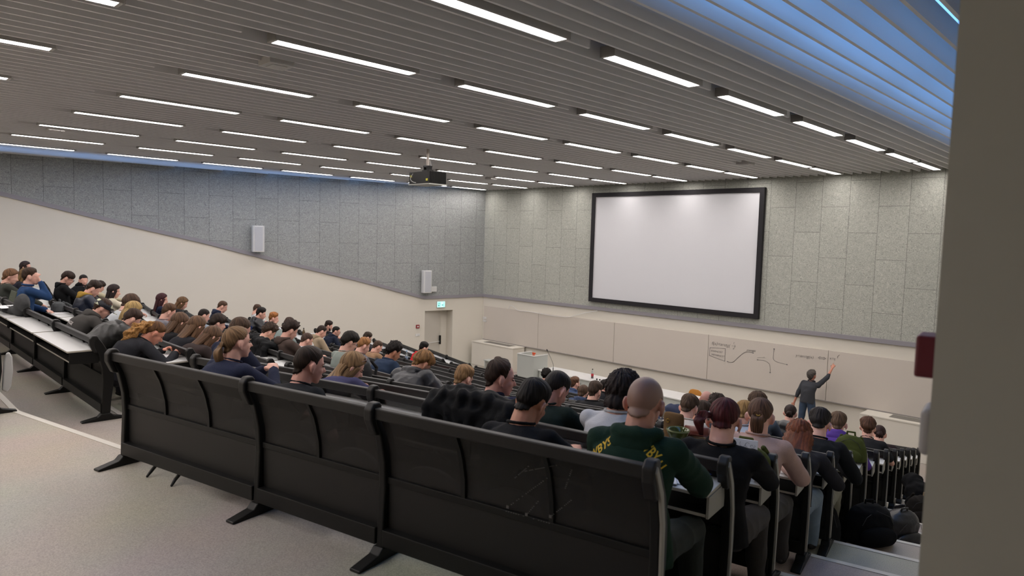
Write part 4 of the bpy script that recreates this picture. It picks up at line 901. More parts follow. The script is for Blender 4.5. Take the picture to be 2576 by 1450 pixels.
P_('bluehood','person with long brown hair in slate blue hooded top, ninth row','longf','#4d3a2c','hoodie','#3d4862','write',0,30,s=.96)
P_('bun','person with brown bun and black jacket, ninth row','bun','#2c201b','jacket','#15161a','write',0,24,s=1.0)
P_('blacktee','person with reddish brown hair in black t-shirt, bare forearm on the desk','messy','#54392a','tee','#222326','write',2,20,s=1.04)
P_('darkbun','person with smooth dark tied hair near the aisle, right of the black t-shirt','bun','#2e1c1a','sweater','#2b2023','write',4,30,s=1.1)
P_('hoodfar','person with black hair in black jacket in front of the presenter desk','curly','#15110f','jacket','#161719','write',0,12,s=1.05)
P_('glassbeard','person with brown quiff, glasses and blue jacket close to the presenter desk','quiff','#5e4230','hoodie','#3c4a68','lap',-16,0,s=1.1,extras=('glasses','beard'))
P_('suitfar','person with black hair and dark suit jacket in profile close to the presenter desk','side','#1d1715','jacket','#1c1d22','lap',-10,0,s=1.0)
# lecturer
figure('lecturer','lecturer with grey hair in dark grey shirt and jeans writing high on the whiteboard',(-6.14,16.35,-3.04),(-.03,1),(-6.16,16.22,-3.63),0,'messy','#55504c','shirt','#3d3f44','#35465c','board',-22,-22,4,1.0,'#c08e78',1,5,wr=((-5.72,16.72,-2.70),(-6.50,16.25,-3.78)),twist=-6,stand=-4.57,group=None)
M_y=mat('yellow_print','#d8b02c',.8)
fg=FIG['shaved']
for txt,dx,dz,sz,rt in (('WBYS',-.160,-.115,.044,44),('WBY',.050,-.018,.043,-36),('U',.125,-.085,.045,-50)):
    o_=fg['nb']+fg['sx']*dx+fg['tu']*dz-fg['fr']*.12
    decal('shaved',txt,sz,o_,fg['sx'],fg['tu'],M_y,rot=rt)
fg=FIG['cap']; o_=fg['nb']-fg['sx']*.10-fg['tu']*.20-fg['fr']*.12
decal('cap','SAVAGE',.055,o_,fg['sx'],fg['tu'],mat('white_print','#d9d5d2',.8),rot=-8)
# cap on the grey hooded one
H=(fg['hc'],fg['R'],fg['F'],fg['U'],fg['s'])
capm,t,b_=nt('patterned_cap'); tc=N(t,'ShaderNodeTexCoord'); vz=N(t,'ShaderNodeTexVoronoi',Scale=22.0); t.links.new(tc.outputs['Object'],vz.inputs['Vector'])
r=N(t,'ShaderNodeValToRGB'); r.color_ramp.interpolation='CONSTANT'; e=r.color_ramp.elements; e[0].color=(.012,.014,.022,1); e[1].position=.72; e[1].color=(.6,.62,.45,1); e2=r.color_ramp.elements.new(.85); e2.color=(.45,.05,.04,1)
t.links.new(vz.outputs['Color'],r.inputs[0]); t.links.new(r.outputs[0],b_.inputs['Base Color'])
cb=Blob(); hc,F,U,Rr,s=fg['hc'],fg['F'],fg['U'],fg['R'],fg['s']
cb.loft([(hc+U*.012*s-F*.012,Rr*.090*s,F*.112*s),(hc+U*.05*s-F*.012,Rr*.090*s,F*.110*s),(hc+U*.09*s-F*.012,Rr*.074*s,F*.090*s),(hc+U*.125*s-F*.012,Rr*.035*s,F*.045*s),(hc+U*.133*s-F*.012,Rr*.008*s,F*.01*s)],24)
co_=wlink('baseball_cap',cb.skin(.007,3,name='cap'),capm,None); tag(co_,'black baseball cap with pale and red pattern worn on the grey hooded person','cap')
cb=Blob().ell(hc+F*.125*s+U*.015*s,Rr*.075*s,F*.065*s,U*.007*s); wlink('cap_brim',cb.skin(.006,2,name='brim'),capm,co_)
# stripes of the striped top, sunglasses on hair, hair ring
def sung(key,name,label):
    fg=FIG[key]; hc,F,U,Rr,s=fg['hc'],fg['F'],fg['U'],fg['R'],fg['s']; e=Blob()
    for k in (1,-1):
        c_=hc+s*(F*.055+U*.112+Rr*.034*k); e.ell(c_,Rr*.026*s,(F*.015+U*-.018)*s,(F*.004+U*.004)*s); e.cap(c_+Rr*.026*s*k,hc+s*(Rr*.088*k+U*.03-F*.02),.003,.003)
    tag(wlink(name,e.raw(name),mat('pinkish_lens','#8d7474',.15),None,True),label,'sunglasses')
sung('sunglass','sunglasses','sunglasses pushed up on the wavy light brown hair')
fg=FIG['redhair']; hc,F,U,Rr,s=fg['hc'],fg['F'],fg['U'],fg['R'],fg['s']
q=hc+s*(-F*.090-Rr*.066-U*.010)
wlink('hair_ring',Blob().chain([q+s*(.022*math.cos(a)*U+.018*math.sin(a)*F-Rr*.004) for a in np.linspace(-.5,3.6,9)],[.005*s]*9).raw('ring'),mat('pearl_ring','#cfc6c0',.3),fg['root'],True)
wlink('hair_tuft',lock_mesh([(q,Rr*.012,U*.014),(q-Rr*.03-F*.03,Rr*.03,U*.024),(q-Rr*.05-F*.03-U*.05,Rr*.028,F*.022),(q-Rr*.03-U*.11,Rr*.012,F*.012)],22,.12,(7,13),3),hair_mat('#4a1a1c'),fg['root'])
for k,key in enumerate(('redhair','shaved')):
    fg=FIG[key]; hc,F,U,Rr,s=fg['hc'],fg['F'],fg['U'],fg['R'],fg['s']
    e=Blob().ell(hc+s*(Rr*.088+F*.004-U*.022),V(.008,0,0),V(0,.008,0),V(0,0,.008)).cap(hc+s*(Rr*.089+F*.006-U*.028),hc+s*(Rr*.084+F*.012-U*.052),.0035,.003)
    tag(wlink('earbud',e.raw('earbud'),M_white,None,True),'white earbud in the right ear of the %s person'%(('dark red haired','shaven-headed')[k]),'earbud')
# ------------------------------------------------------------ benches
def prof_u():   # centre line of an upright: (v, z); v forward, z up
    return [(.012,.03),(.022,.20),(.040,.38),(.036,.52),(.004,.66),(-.050,.77),(-.078,.83)]
def back_v(z):
    P=prof_u(); return float(np.interp(z,[p[1] for p in P],[p[0] for p in P]))
def upright_mesh(side):
    b=MB(); P=prof_u(); hw=[.036,.040,.048,.050,.048,.044,.030]
    poly=[(p[0]-h,p[1]) for p,h in zip(P,hw)]+[(p[0]+h,p[1]) for p,h in list(zip(P,hw))[::-1]]
    b.prism(poly,-.022,.022,0); return b.mesh('upright',bevel=.008)
def foot_mesh():
    b=MB(); b.prism([(-.20,0),(-.20,.014),(-.06,.04),(-.03,.07),(.05,.07),(.08,.04),(.19,.014),(.19,0)],-.035,.035,0); return b.mesh('foot',bevel=.006)
def cap_mesh():
    b=MB(); b.prism([(-.085,.68),(-.122,.76),(-.122,.815),(-.095,.845),(-.055,.845),(-.035,.82),(-.068,.80),(-.078,.75),(-.05,.67)],-.027,.027,0); return b.mesh('cap',bevel=.010,seg=3)
def sideplate_mesh():
    b=MB(); b.prism([(-.030,.10),(-.012,.36),(-.020,.56),(-.052,.68),(-.112,.80),(-.098,.825),(-.022,.70),(.012,.56),(.018,.36),(.0,.10)],0,.014,0); return b.mesh('side_strip',bevel=.003)
me_up=upright_mesh(0); me_foot=foot_mesh(); me_cap=cap_mesh(); me_sp=sideplate_mesh()
for me,m in ((me_up,M_black),(me_foot,M_black),(me_cap,M_blackp),(me_sp,M_greyside)): me.materials.append(m)
def mesh_fabric():
    m,t,b=nt('perforated_black_sheet'); b.inputs['Base Color'].default_value=(.016,.015,.014,1); b.inputs['Roughness'].default_value=.55
    tr=N(t,'ShaderNodeBsdfTransparent'); mx=N(t,'ShaderNodeMixShader'); mx.inputs[0].default_value=.20
    t.links.new(b.outputs[0],mx.inputs[1]); t.links.new(tr.outputs[0],mx.inputs[2]); t.links.new(mx.outputs[0],t.nodes['Material Output'].inputs[0]); return m
M_mesh=mesh_fabric()
_bc={}
def curved_panel(w,z0,z1,off,th,m):
    k=('cp',round(w,3),z0,z1,off,th)
    if k in _bc: return _bc[k]
    b=MB(); n=7; f=[]; g=[]
    for i in range(n+1):
        z=z0+(z1-z0)*i/n; v=back_v(z)+off; f.append((v,z)); g.append((v+th,z))
    b.prism(f+g[::-1],0,w,0); me=b.mesh('panel'); me.materials.append(m); _bc[k]=me; return me
def boxm(key,w,lo,hi,m,bevel=0):
    k=(key,round(w,3))
    if k in _bc: return _bc[k]
    b=MB(); b.box((0,lo[0],lo[1]),(w,hi[0],hi[1])); me=b.mesh(key,bevel=bevel); me.materials.append(m); _bc[k]=me; return me
def seat_mesh(w):
    k=('seat',round(w,3))
    if k in _bc: return _bc[k]
    b=MB(); ww=w-.06
    pts=[]
    n=10
    for i in range(n): a=PI*i/(n-1); pts.append((.03+ww/2-math.cos(a)*ww/2*(1 if 1 else 1), .30+.22*math.sin(a)**.6 if 0<i<n-1 else .30))
    b.prism(pts,.055,.085,1); me=b.mesh('seat',bevel=.008); me.materials.append(M_blackp); _bc[k]=me; return me
M_dt=[M_desk,M_edge]
def desk_mesh(w):
    k=('desk',round(w,3))
    if k in _bc: return _bc[k]
    b=MB(); b.box((.006,-.30,.692),(w-.006,-.03,.71)); me=b.mesh('desktop',bevel=.002,seg=1)
    me.materials.append(M_desk); me.materials.append(M_edge)
    for p in me.polygons: p.material_index = 0 if p.normal.z>.5 else 1
    _bc[k]=me; return me
def shelf_mesh(w):
    k=('shelf',round(w,3))
    if k in _bc: return _bc[k]
    b=MB(); b.box((.02,-.27,.585),(w-.02,-.03,.60)); me=b.mesh('shelf'); me.materials.append(M_blackp); me.materials.append(M_edge)
    for p in me.polygons: p.material_index = 1 if p.normal.y<-.5 else 0
    _bc[k]=me; return me
def dside_mesh(m,key):
    k=('ds',key)
    if k in _bc: return _bc[k]
    b=MB(); b.prism([(-.285,.691),(-.285,.585),(-.04,.575),(-.03,.691)],0,.012,0); me=b.mesh('desk_side'); me.materials.append(m); _bc[k]=me; return me
def put(name, me, par, M):
    o=bpy.data.objects.new(name,me); C.objects.link(o); o.parent=par; o.matrix_parent_inverse=parent_matrix(par).inverted(); o.matrix_basis=M
    return o
def modules(n,k):
    a,b=seg(n,k); L=float(np.hypot(*(b-a)))
    if k=='C': return [(i*L/4,(i+1)*L/4,3) for i in range(4)]
    if k=='L':
        N_=int(L/.5); out=[];s=0; c=[3]*(N_//3)+([N_%3] if N_%3>1 else [])
        for q in c: out.append((s,s+q*.5,q)); s+=q*.5
        return out
    pat=[3,2,3] if n<3 else [3,2,3]
    N_=int(L/.5) if n>2 else (9 if n==2 else 8)
    r=N_-8
    if r==1: pat=[3,3,3] if n>2 else [3,2,4]
    elif r==2: pat=[3,2,3,2]
    elif r==3: pat=[3,2,3,3]
    elif r==4: pat=[3,2,3,2,2]
    s=L; out=[]
    for q in pat: out.append((s-q*.5,s,q)); s-=q*.5
    return out[::-1]
kn={'L':'left','C':'centre','R':'right-hand'}
def pt(n,k,s):
    a,b=seg(n,k); L=float(np.hypot(*(b-a))); d=(b-a)/L; p=a+d*s
    if k=='R': p=p+V(0,bow(n,s/L))
    return p
for n in range(1,NR+1):
    for k in 'LCR':
        if n==1 and k=='L': continue
        mods=modules(n,k); z=zf(n)
        base=pt(n,k,(mods[0][0]+mods[-1][1])/2)
        lab='black bench row with light desktops behind its backrest, %s row from the back, %s block'%(ordn[n-1],kn[k])
        if n==1: lab='black mesh-backed bench row at the very back, %s block'%kn[k]
        root=thing('lecture_bench',lab,'bench',(base[0],base[1],z),0,'rows of black lecture hall benches')
        joints=sorted(set([round(m_[0],4) for m_ in mods]+[round(m_[1],4) for m_ in mods]))
        for j in joints:
            p=pt(n,k,j); q0=pt(n,k,max(0,j-.2)); q1=pt(n,k,j+.2) if j+.2<=np.hypot(*(seg(n,k)[1]-seg(n,k)[0])) else p
            d=unit(q1-q0); ang=math.atan2(d[1],d[0])
            off=.022 if j==joints[0] else (-.022 if j==joints[-1] else 0)
            M=Matrix.Translation((p[0]+d[0]*off,p[1]+d[1]*off,z))@Matrix.Rotation(ang,4,'Z')
            u=put('upright',me_up,root,M); put('foot',me_foot,u,M); put('end_cap',me_cap,u,M)
            if j==joints[-1] and k=='R': put('side_strip',me_sp,u,M@Matrix.Translation((.022,0,0)))
        for (s0,s1,q) in mods:
            p0=pt(n,k,s0); p1=pt(n,k,s1); d=unit(p1-p0); ang=math.atan2(d[1],d[0]); W=float(np.hypot(*(p1-p0)))
            g=.024; w=W-2*g; M=Matrix.Translation((p0[0]+d[0]*g,p0[1]+d[1]*g,z))@Matrix.Rotation(ang,4,'Z')
            put('top_rail',boxm('rail',w,(-.098,.762),(-.058,.82),M_blackp,.006),root,M)
            put('middle_rail',boxm('midrail',w,(.010,.40),(.050,.435),M_black,.003),root,M)
            put('lower_panel',boxm('lowpanel',w,(.018,.15),(.033,.40),M_blackp),root,M)
            put('floor_beam',boxm('beam',w,(-.03,.075),(.045,.165),M_black,.004),root,M)
            sw=w/q
            for i in range(q):
                Mi=M@Matrix.Translation((i*sw+.006,0,0))
                put('mesh_panel',curved_panel(sw-.012,.435,.77,-.012,.004,M_mesh),root,Mi)
                if i: put('rib',curved_panel(.022,.435,.775,-.028,.02,M_black),root,M@Matrix.Translation((i*sw-.011,0,0)))
                if n<=4: put('folded_seat',seat_mesh(sw-.012),root,Mi)
            if n>=2 and not (n==2 and k=='L'):
                dk_=put('desktop',desk_mesh(w),root,M); put('under_shelf',shelf_mesh(w),dk_,M)
                put('desk_side',dside_mesh(M_black,'b'),dk_,M@Matrix.Translation((.002,0,0)))
                put('desk_side',dside_mesh(M_greyside,'g') if (k=='R' and abs(s1-joints[-1])<.01) else dside_mesh(M_black,'b'),dk_,M@Matrix.Translation((w-.014,0,0)))
# ------------------------------------------------------------ belongings
def rowp(n,k,s,v,z=0):
    p=pt(n,k,s); a,b=seg(n,k); d=unit(b-a); nrm=V(-d[1],d[0]); q=p+nrm*v; return (float(q[0]),float(q[1]),zf(n)+z), math.atan2(d[1],d[0])
def near(n,x,y):    # lateral coordinate on row n closest to a point
    best=None
    for k in 'LCR':
        a,b=seg(n,k); L=float(np.hypot(*(b-a))); d=(b-a)/L; s=float((V(x,y)-a)@d); s2=min(max(s,0),L); e=float(np.hypot(*(a+d*s2-V(x,y))))
        if best is None or e<best[0]: best=(e,k,s2)
    return best[1],best[2]
M_paper=mat('white_paper','#e4e5e8',.8); M_ruled=mat('ruled_ink','#8d93a8',.8)
def notebook(loc,rot,label,w=.21,h=.28,open_=True,name='notebook'):
    t_=thing(name,label,'notebook',loc,rot,'notebooks and papers on the desks')
    b=MB(); b.box((-w,-h/2,0),(w if open_ else 0,h/2,.006)); b.build('pages',M_paper,t_,bevel=.002,seg=1)
    b=MB()
    for i in range(5): b.box((-w+.02,h/2-.04-i*.045,.006),(-.03-.03*(i%3),h/2-.037-i*.045,.0066))
    b.build('handwriting',M_ruled,t_)
    return t_
def pen(loc,rot,col,label):
    b=MB(); b.tube([(-.07,0,.005),(.055,0,.005),(.07,0,.005)],[.0045,.0045,.001],8); o=b.build('pen',mat('pen_'+col,col,.4),smooth=True); o.location=loc; o.rotation_euler=(0,0,rot); tag(o,label,'pen')
noteless={'navyman','crew','pony','bob','facing','glassbeard','suitfar','lecturer','darkback','puffer','longdark','behindfur','hoodfar'}
for key,(n,k,hx,hy,hz) in PPL.items():
    if key in noteless: continue
    fg=FIG[key]; lab=fg['root']['label']
    short=lab.replace('person with ','').replace('person in ','').split(',')[0].split(' by the')[0]
    kk,s=near(n+1,fg['P'][0]+fg['f0'][0]*.5,fg['P'][1]+fg['f0'][1]*.5)
    loc,rot=rowp(n+1,kk,s,-.165,.711)
    short=' '.join(short.split()[:7])
    notebook(loc,rot+rng.uniform(-.12,.12),'white papers on the desk in front of '+('the ' if not short.startswith(('left','middle','right')) else 'the ')+short,w=.13,h=.20)
# items at the aisle desk of the second row
loc,rot=rowp(2,'R',5.80,-.19,.711)
notebook((loc[0],loc[1],loc[2]+.0065),rot+.35,'stack of white sheets at the aisle end of the nearest desk by the green sleeve',.15,.21,False,'paper_stack')
pen((-1.72,3.17,zf(2)+.725),rot-.25,'#b5262c','red pen on the white sheets at the nearest aisle desk'); pen((-1.71,3.12,zf(2)+.725),rot-.15,'#2440b8','blue pen on the white sheets at the nearest aisle desk')
loc,rot=rowp(2,'R',5.0,-.17,.711); notebook(loc,rot-.1,'open white notebook on the nearest desk left of the green hooded sweater',.2,.26)
def skinobj(name,blob,vox,m,label=None,cat=None,group=None,disp=None,parent=None,sm=3):
    o=wlink(name,blob.skin(vox,sm,disp,name),m,parent)
    if label: tag(o,label,cat,group)
    return o
def coat(n,k,s0,s1,m,label,drop=.30,lift=.03,amp=.014,seed=1,front=.12,rad_=.046):
    """a jacket thrown over a backrest: a thick crumpled sheet"""
    b=Blob(); g=np.random.default_rng(seed); NS=max(5,int((s1-s0)/.07)); G=[]
    for i in range(NS):
        s=s0+(s1-s0)*i/(NS-1); (x,y,z),rot=rowp(n,k,s,0); nr=V(-math.sin(rot),math.cos(rot),0); u=V(math.cos(rot),math.sin(rot),0); e_=math.sin(PI*(i+.5)/NS)
        d_=drop*(.55+.45*e_)*g.uniform(.8,1.15); col=[]
        for v,zz in ((-.13-.03*g.random(),.79-d_),(-.135,.79-d_*.55),(-.13,.80),(-.095,.845+lift*e_),(-.04,.86+lift*e_),(.02,.83+lift*.5*e_),(.05,.80-front*e_)):
            col.append(V(x,y,z+zz)+nr*(v+g.normal()*.010)+u*g.normal()*.012+V(0,0,g.normal()*.010))
        G.append(col)
    for i in range(NS):
        for j in range(7):
            r_=rad_*g.uniform(.85,1.2)
            if j<6: b.cap(G[i][j],G[i][j+1],r_,r_)
            if i<NS-1: b.cap(G[i][j],G[i+1][j],r_*.9,r_*.9)
    return skinobj('jacket',b,.011 if n<4 else .017,m,label,'jacket','jackets thrown over the backrests',folds(amp,seed,1.5))
def snap(n,x,y,v=-.16,z=.711):
    k,s=near(n,x,y); return rowp(n,k,s,v,z)
M_coat=mat('coat_black','#101113',.7,spec=.12,noise=.2,nscale=9,bump=.3,bscale=40); M_coat2=mat('coat_black_second','#141517',.7,spec=.12,noise=.2,nscale=9,bump=.3,bscale=40)
c1=coat(2,'R',4.10,4.70,M_coat,'black quilted jacket thrown over the second row backrest behind the navy polo',.26,.04,.014,4)
for i,(ds) in enumerate((0,.06)):
    (x,y,z),rot=rowp(2,'R',4.52+ds,-.19,.74-ds*.1); b=MB(); b.lathe([(.009,0),(.009,.004)],n=12); o=wlink('snap_button',b.mesh(),M_chrome,None); o.location=(x,y,z); o.rotation_euler=(rad(75),0,rot); o.parent=c1
coat(5,'C',3.3,4.35,M_coat2,'black jacket over the fifth row backrest below the cream hooded top',.20,.06,.012,9)
coat(8,'R',4.0,4.75,cloth('#1e2126','puffer'),'shiny black jacket over the eighth row backrest in front of the brown bun',.16,.12,.012,12)
c2=coat(7,'R',3.1,3.5,cloth('#3b4258','knit'),'slate blue jacket with white letters left of the canvas bag',.16,.09,.006,15)
def flat_text(txt,size,loc,rot,m,label=None,parent=None,tilt=90):
    M=Matrix.Translation(loc)@Matrix.Rotation(rot,4,'Z')@Matrix.Rotation(rad(tilt),4,'X'); return wlink('lettering',text_mesh(txt,size,M,.002,0,size*.03),m,parent)
(x,y,z),rot=rowp(7,'R',3.13,-.185,.83); flat_text('FSB',.085,(x,y,z),rot,mat('white_print','#d9d5d2',.8),parent=c2)
def backpack(label,loc,rot,m,w=.30,h=.45,d=.2,tilt=0,name='backpack',hm_=None,seed=3,pocket=True):
    t_=thing(name,label,'backpack',loc,rot,None); M=Matrix.Translation(loc)@Matrix.Rotation(rot,4,'Z')@Matrix.Rotation(rad(tilt),4,'X')
    T=lambda a: np.array(M@Vector(a)); Dn=lambda a: np.array(M.to_3x3()@Vector(a))
    b=Blob()
    b.loft([(T((0,0,.02)),Dn((w*.46,0,0)),Dn((0,d*.45,0))),(T((0,0,h*.12)),Dn((w*.5,0,0)),Dn((0,d*.52,0))),(T((0,0,h*.6)),Dn((w*.48,0,0)),Dn((0,d*.48,0))),(T((0,0,h*.85)),Dn((w*.38,0,0)),Dn((0,d*.38,0))),(T((0,0,h)),Dn((w*.16,0,0)),Dn((0,d*.16,0)))],22)
    skinobj('bag_body',b,.011,m,disp=folds(.010,seed,1.0),parent=t_)
    if pocket:
        b=Blob().ell(T((0,-d*.5,h*.32)),Dn((w*.38,0,0)),Dn((0,d*.22,0)),Dn((0,0,h*.26)),True); skinobj('front_pocket',b,.01,m,disp=folds(.006,seed+1),parent=t_)
    b=Blob().chain([T((-.04,.02,h*.96)),T((-.035,.02,h+.035)),T((.035,.02,h+.035)),T((.04,.02,h*.96))],[.009]*4); wlink('handle',b.raw('handle'),hm_ or m,t_,True)
    for k in (-1,1):
        b=Blob().chain([T((k*w*.3,d*.45,h*.9)),T((k*w*.36,d*.75,h*.6)),T((k*w*.36,d*.6,h*.2)),T((k*w*.3,d*.4,h*.06))],[.016,.02,.016,.01]); wlink('strap',b.raw('strap'),m,t_,True)
    b=Blob().chain([T((-w*.33,-d*.42,h*.60)),T((-w*.25,-d*.42,h*.80)),T((0,-d*.30,h*.93)),T((w*.25,-d*.42,h*.80)),T((w*.33,-d*.42,h*.60))],[.0025]*5); wlink('zip',b.raw('zip'),mat('zip_grey','#2c2d30',.5),t_,True)
    return t_
M_bp=cloth('#0f0f11','knit'); M_bp2=cloth('#26221e','knit'); M_bp3=cloth('#1b1c20','puffer'); M_olive=cloth('#565a30','knit'); M_tanb=cloth('#6b5336','knit')
backpack('large black backpack standing on the aisle steps nearest the camera',(-1.93,6.72,zf(6)),.9,M_bp,.46,.36,.30,0,seed=2)
backpack('dark grey backpack slumped on the step behind the large black one',(-1.92,7.55,zf(7)),1.1,M_bp3,.42,.32,.28,18,seed=6)
backpack('brownish black backpack with a tan top handle further down the aisle',(-2.06,9.35,zf(9)),.3,M_bp2,.46,.34,.28,0,hm_=mat('tan_leather','#a88d68',.6),seed=8)
backpack('rounded black bag leaning on the benches at the foot of the beige trousers',(-2.12,6.05,zf(6)),.6,M_bp,.34,.50,.26,-8,seed=11,pocket=False)
backpack('charcoal backpack with beige key charms on the fifth row desk',snap(5,-7.16,4.9)[0],snap(5,-7.16,4.9)[1]+.1,cloth('#2b2b2d','knit'),.46,.30,.24,0,seed=13)
b=Blob()
for q in ((-.06,0),(-.02,.02),(.02,-.01),(.05,.015)): b.ell(V(*snap(5,-7.2+q[0],4.9,-.31,.78+q[1])[0]),V(.02,0,0),V(0,.012,0),V(0,0,.024))
skinobj('key_charm',b,.006,mat('beige_charm','#c9ac86',.6),'beige charms hanging from the charcoal backpack','charm')
backpack('olive green shoulder bag standing on the desk behind the dark red hair',snap(3,-1.86,4.0,-.15)[0],snap(3,-1.8,4)[1],M_olive,.32,.18,.13,0,seed=17,name='shoulder_bag',pocket=False)
backpack('olive green backpack on the seventh row desk between the aisle uprights',snap(7,-2.38,7.5,-.12)[0],snap(7,-2.4,7.5)[1],cloth('#4a5228','knit'),.31,.27,.16,0,seed=19)
# coat heap beyond the brown-black backpack
b=Blob(); c_=V(-2.45,10.6,zf(10)); 
for q in ((0,0,.16,.17),(.12,.2,.14,.15),(-.1,.1,.26,.14),(.22,-.1,.1,.13),(.05,-.3,.10,.13)): b.ball(c_+V(*q[:3]),q[3])
skinobj('jacket',b,.02,cloth('#121214','knit'),'black coat hanging from the benches onto the lower aisle steps','jacket',None,folds(.02,23))
# sketch book leaning on the olive bag
(x,y,z),rot=snap(3,-1.83,3.9,-.28); t_=thing('sketchbook','white book with black doodled cover leaning on the olive shoulder bag','book',(x,y,z),rot+.1)
b=MB(); Mx=Matrix.Rotation(rad(-14),4,'X'); b.box((-.085,0,0),(.085,.022,.24),Mx); b.build('book_block',M_paper,t_,bevel=.003)
b=MB(); g=np.random.default_rng(4)
for i in range(26):
    cx_,cz=g.uniform(-.07,.07),g.uniform(.02,.22); r_=g.uniform(.004,.018); a0=g.uniform(0,6)
    for j in range(5):
        a,c=a0+j*.8,a0+(j+1)*.8; p,q=(cx_+r_*math.cos(a),cz+r_*math.sin(a)),(cx_+r_*math.cos(c),cz+r_*math.sin(c))
        b.tube([tuple(Mx@Vector((p[0],-.0008,p[1]))),tuple(Mx@Vector((q[0],-.0008,q[1])))],.0008,4)
b.build('doodles',M_ink,t_)
# canvas bag, leather case, tumbler, parcel, cups, bottles
(x,y,z),rot=snap(4,-2.85,4.95,-.15); t_=thing('canvas_bag','tan canvas bag with brass eyelet standing on the desk before the faded brown hair','bag',(x,y,z),rot)
M0=Matrix.Translation((x,y,z))@Matrix.Rotation(rot,4,'Z'); T=lambda a: np.array(M0@Vector(a)); Dn=lambda a: np.array(M0.to_3x3()@Vector(a))
skinobj('bag_body',Blob().loft([(T((0,0,.01)),Dn((.075,0,0)),Dn((0,.06,0))),(T((0,0,.14)),Dn((.078,0,0)),Dn((0,.06,0))),(T((0,0,.24)),Dn((.078,0,0)),Dn((0,.035,0))),(T((0,0,.27)),Dn((.072,0,0)),Dn((0,.02,0)))],20),.009,M_tanb,disp=folds(.007,3),parent=t_)
wlink('eyelet',Blob().chain([T((-.03+.013*math.cos(a),-.052,.22+.013*math.sin(a))) for a in np.linspace(0,6.28,9)],[.003]*9).raw('e'),mat('brass','#b08a3a',.3,metal=1),t_,True)
wlink('drawstring',Blob().chain([T((.07,-.05,.20)),T((.05,-.065,.12)),T((.06,-.065,.03))],[.004]*3).raw('e'),mat('dark_cord','#2b211b',.8),t_,True)
(x,y,z),rot=snap(4,-2.66,4.98,-.16,.90); b=MB(); b.tube([(-.09,0,0),(.09,0,.01)],[.04,.036],18); o=b.build('leather_roll',mat('red_brown_leather','#6d362c',.4,noise=.1),smooth=True); o.location=(x,y,z-.03); o.rotation_euler=(0,0,rot); tag(o,'red-brown leather roll lying between the canvas bag and the dark red hair','leather roll')
b=MB(); b.box((-.07,-.05,0),(.07,.05,.12)); o=b.build('bag_support',M_tanb,None,bevel=.02); o.location=(x,y,zf(4)+.711); o.rotation_euler=(0,0,rot); tag(o,'tan pouch beside the canvas bag under the leather roll','pouch')
(x,y,z),rot=snap(3,-2.34,4.2); t_=thing('green_jar','dark green glass jar with wide rim left of the dark red hair','jar',(x,y,z),rot)
M_gg=glassm('olive_glass','#5f6a2c'); b=MB(); b.lathe([(.04,0),(.046,.02),(.044,.10),(.055,.15),(.070,.185),(.070,.20),(.060,.20),(.05,.15),(.038,.10),(.036,.01)],n=24); b.build('jar_body',mat('olive_gloss','#4c5526',.12),t_,smooth=True)
b=MB(); b.lathe([(.071,.192),(.074,.196),(.071,.203),(.069,.197),(.071,.192)],n=24,cap=False); b.build('rim',mat('olive_rim','#8a9158',.3),t_)
(x,y,z),rot=snap(6,-3.96,6.68); t_=thing('parcel','crumpled kraft paper parcel on the sixth row desk','parcel',(x,y,z),rot); b=MB(); b.box((-.07,-.05,0),(.07,.05,.10)); b.build('paper_wrap',mat('kraft_paper','#c19a63',.7,noise=.15,nscale=30),t_,bevel=.02)
def cup(label,loc,h=.11,r=.042,c='#d8c9a8',dark='#3a2c20'):
    t_=thing('paper_cup',label,'cup',loc,0,None); b=MB(); b.lathe([(r*.72,0),(r,h),(r*.93,h),(r*.7,.012)],n=22); b.build('cup_wall',mat('cup_'+c.strip('#'),c,.6),t_,smooth=True); b=MB(); b.lathe([(r*1.0,h-.003),(r*1.05,h),(r*1.0,h+.004),(r*.97,h),(r*1.0,h-.003)],n=22,cap=False); b.build('rim',M_white,t_,smooth=True)
cup('cream paper cup on the desk beside the pale pink sleeve',snap(4,-1.98,5.04)[0],.12,.045)
cup('purple and white paper cup on the eighth row desk beside open papers',snap(8,-13.26,7.7)[0],.10,.04,'#6a5468')
(x,y,z),rot=snap(5,-2.12,5.79,-.10); t_=thing('leather_case','orange-brown leather case with a cord and toggle on the fifth row desk','case',(x,y,z),rot)
M_or=mat('orange_leather','#9a5528',.35,noise=.12,nscale=20); b=MB(); b.box((-.12,-.05,0),(.12,.045,.075)); b.build('case_body',M_or,t_,bevel=.018,seg=3); b=MB(); b.box((-.122,-.052,.06),(.122,.02,.082)); b.build('case_flap',M_or,t_,bevel=.008)
b=MB(); b.tube([(-.1,-.055,.09),(0,-.06,.085),(.085,-.06,.05)],.003,6); b.tube([(.085,-.06,.05),(.085,-.062,.02)],[.008,.003],8); b.build('cord',mat('cream_cord','#d8c49a',.7),t_)
(x,y,z),rot=snap(5,-2.12,5.70,-.23); b=MB(); b.box((-.11,-.055,0),(.07,.03,.012)); o=b.build('dark_folder',M_black,bevel=.003); o.location=(x,y,z+.0005); o.rotation_euler=(0,0,rot); tag(o,'thin dark folder in front of the orange-brown leather case','folder')
pen((x+.11,y+.03,z+.002),rot+.9,'#e8e8e8','white stylus lying at the aisle end of the fifth row desk')
bottle('cork_bottle','white bottle with a cork-coloured lid standing before the buzz cut',snap(7,-11.26,6.4,-.14)[0],.25,.038,M_white,mat('cork','#b48b5a',.7))
bottle('water_bottle','clear water bottle on the desk in front of the red hooded sweater',snap(11,-13.18,10.5)[0],.28,.038,M_clear,mat('blue_cap','#8fb7d8',.5),group=None,wrap=mat('bottle_label','#6f7f95',.5))
bottle('drinking_bottle','clear bottle with white cap left of the black jacket before the presenter desk',snap(10,-9.15,9.7)[0],.27,.042,M_clear,M_white,wrap=M_white)
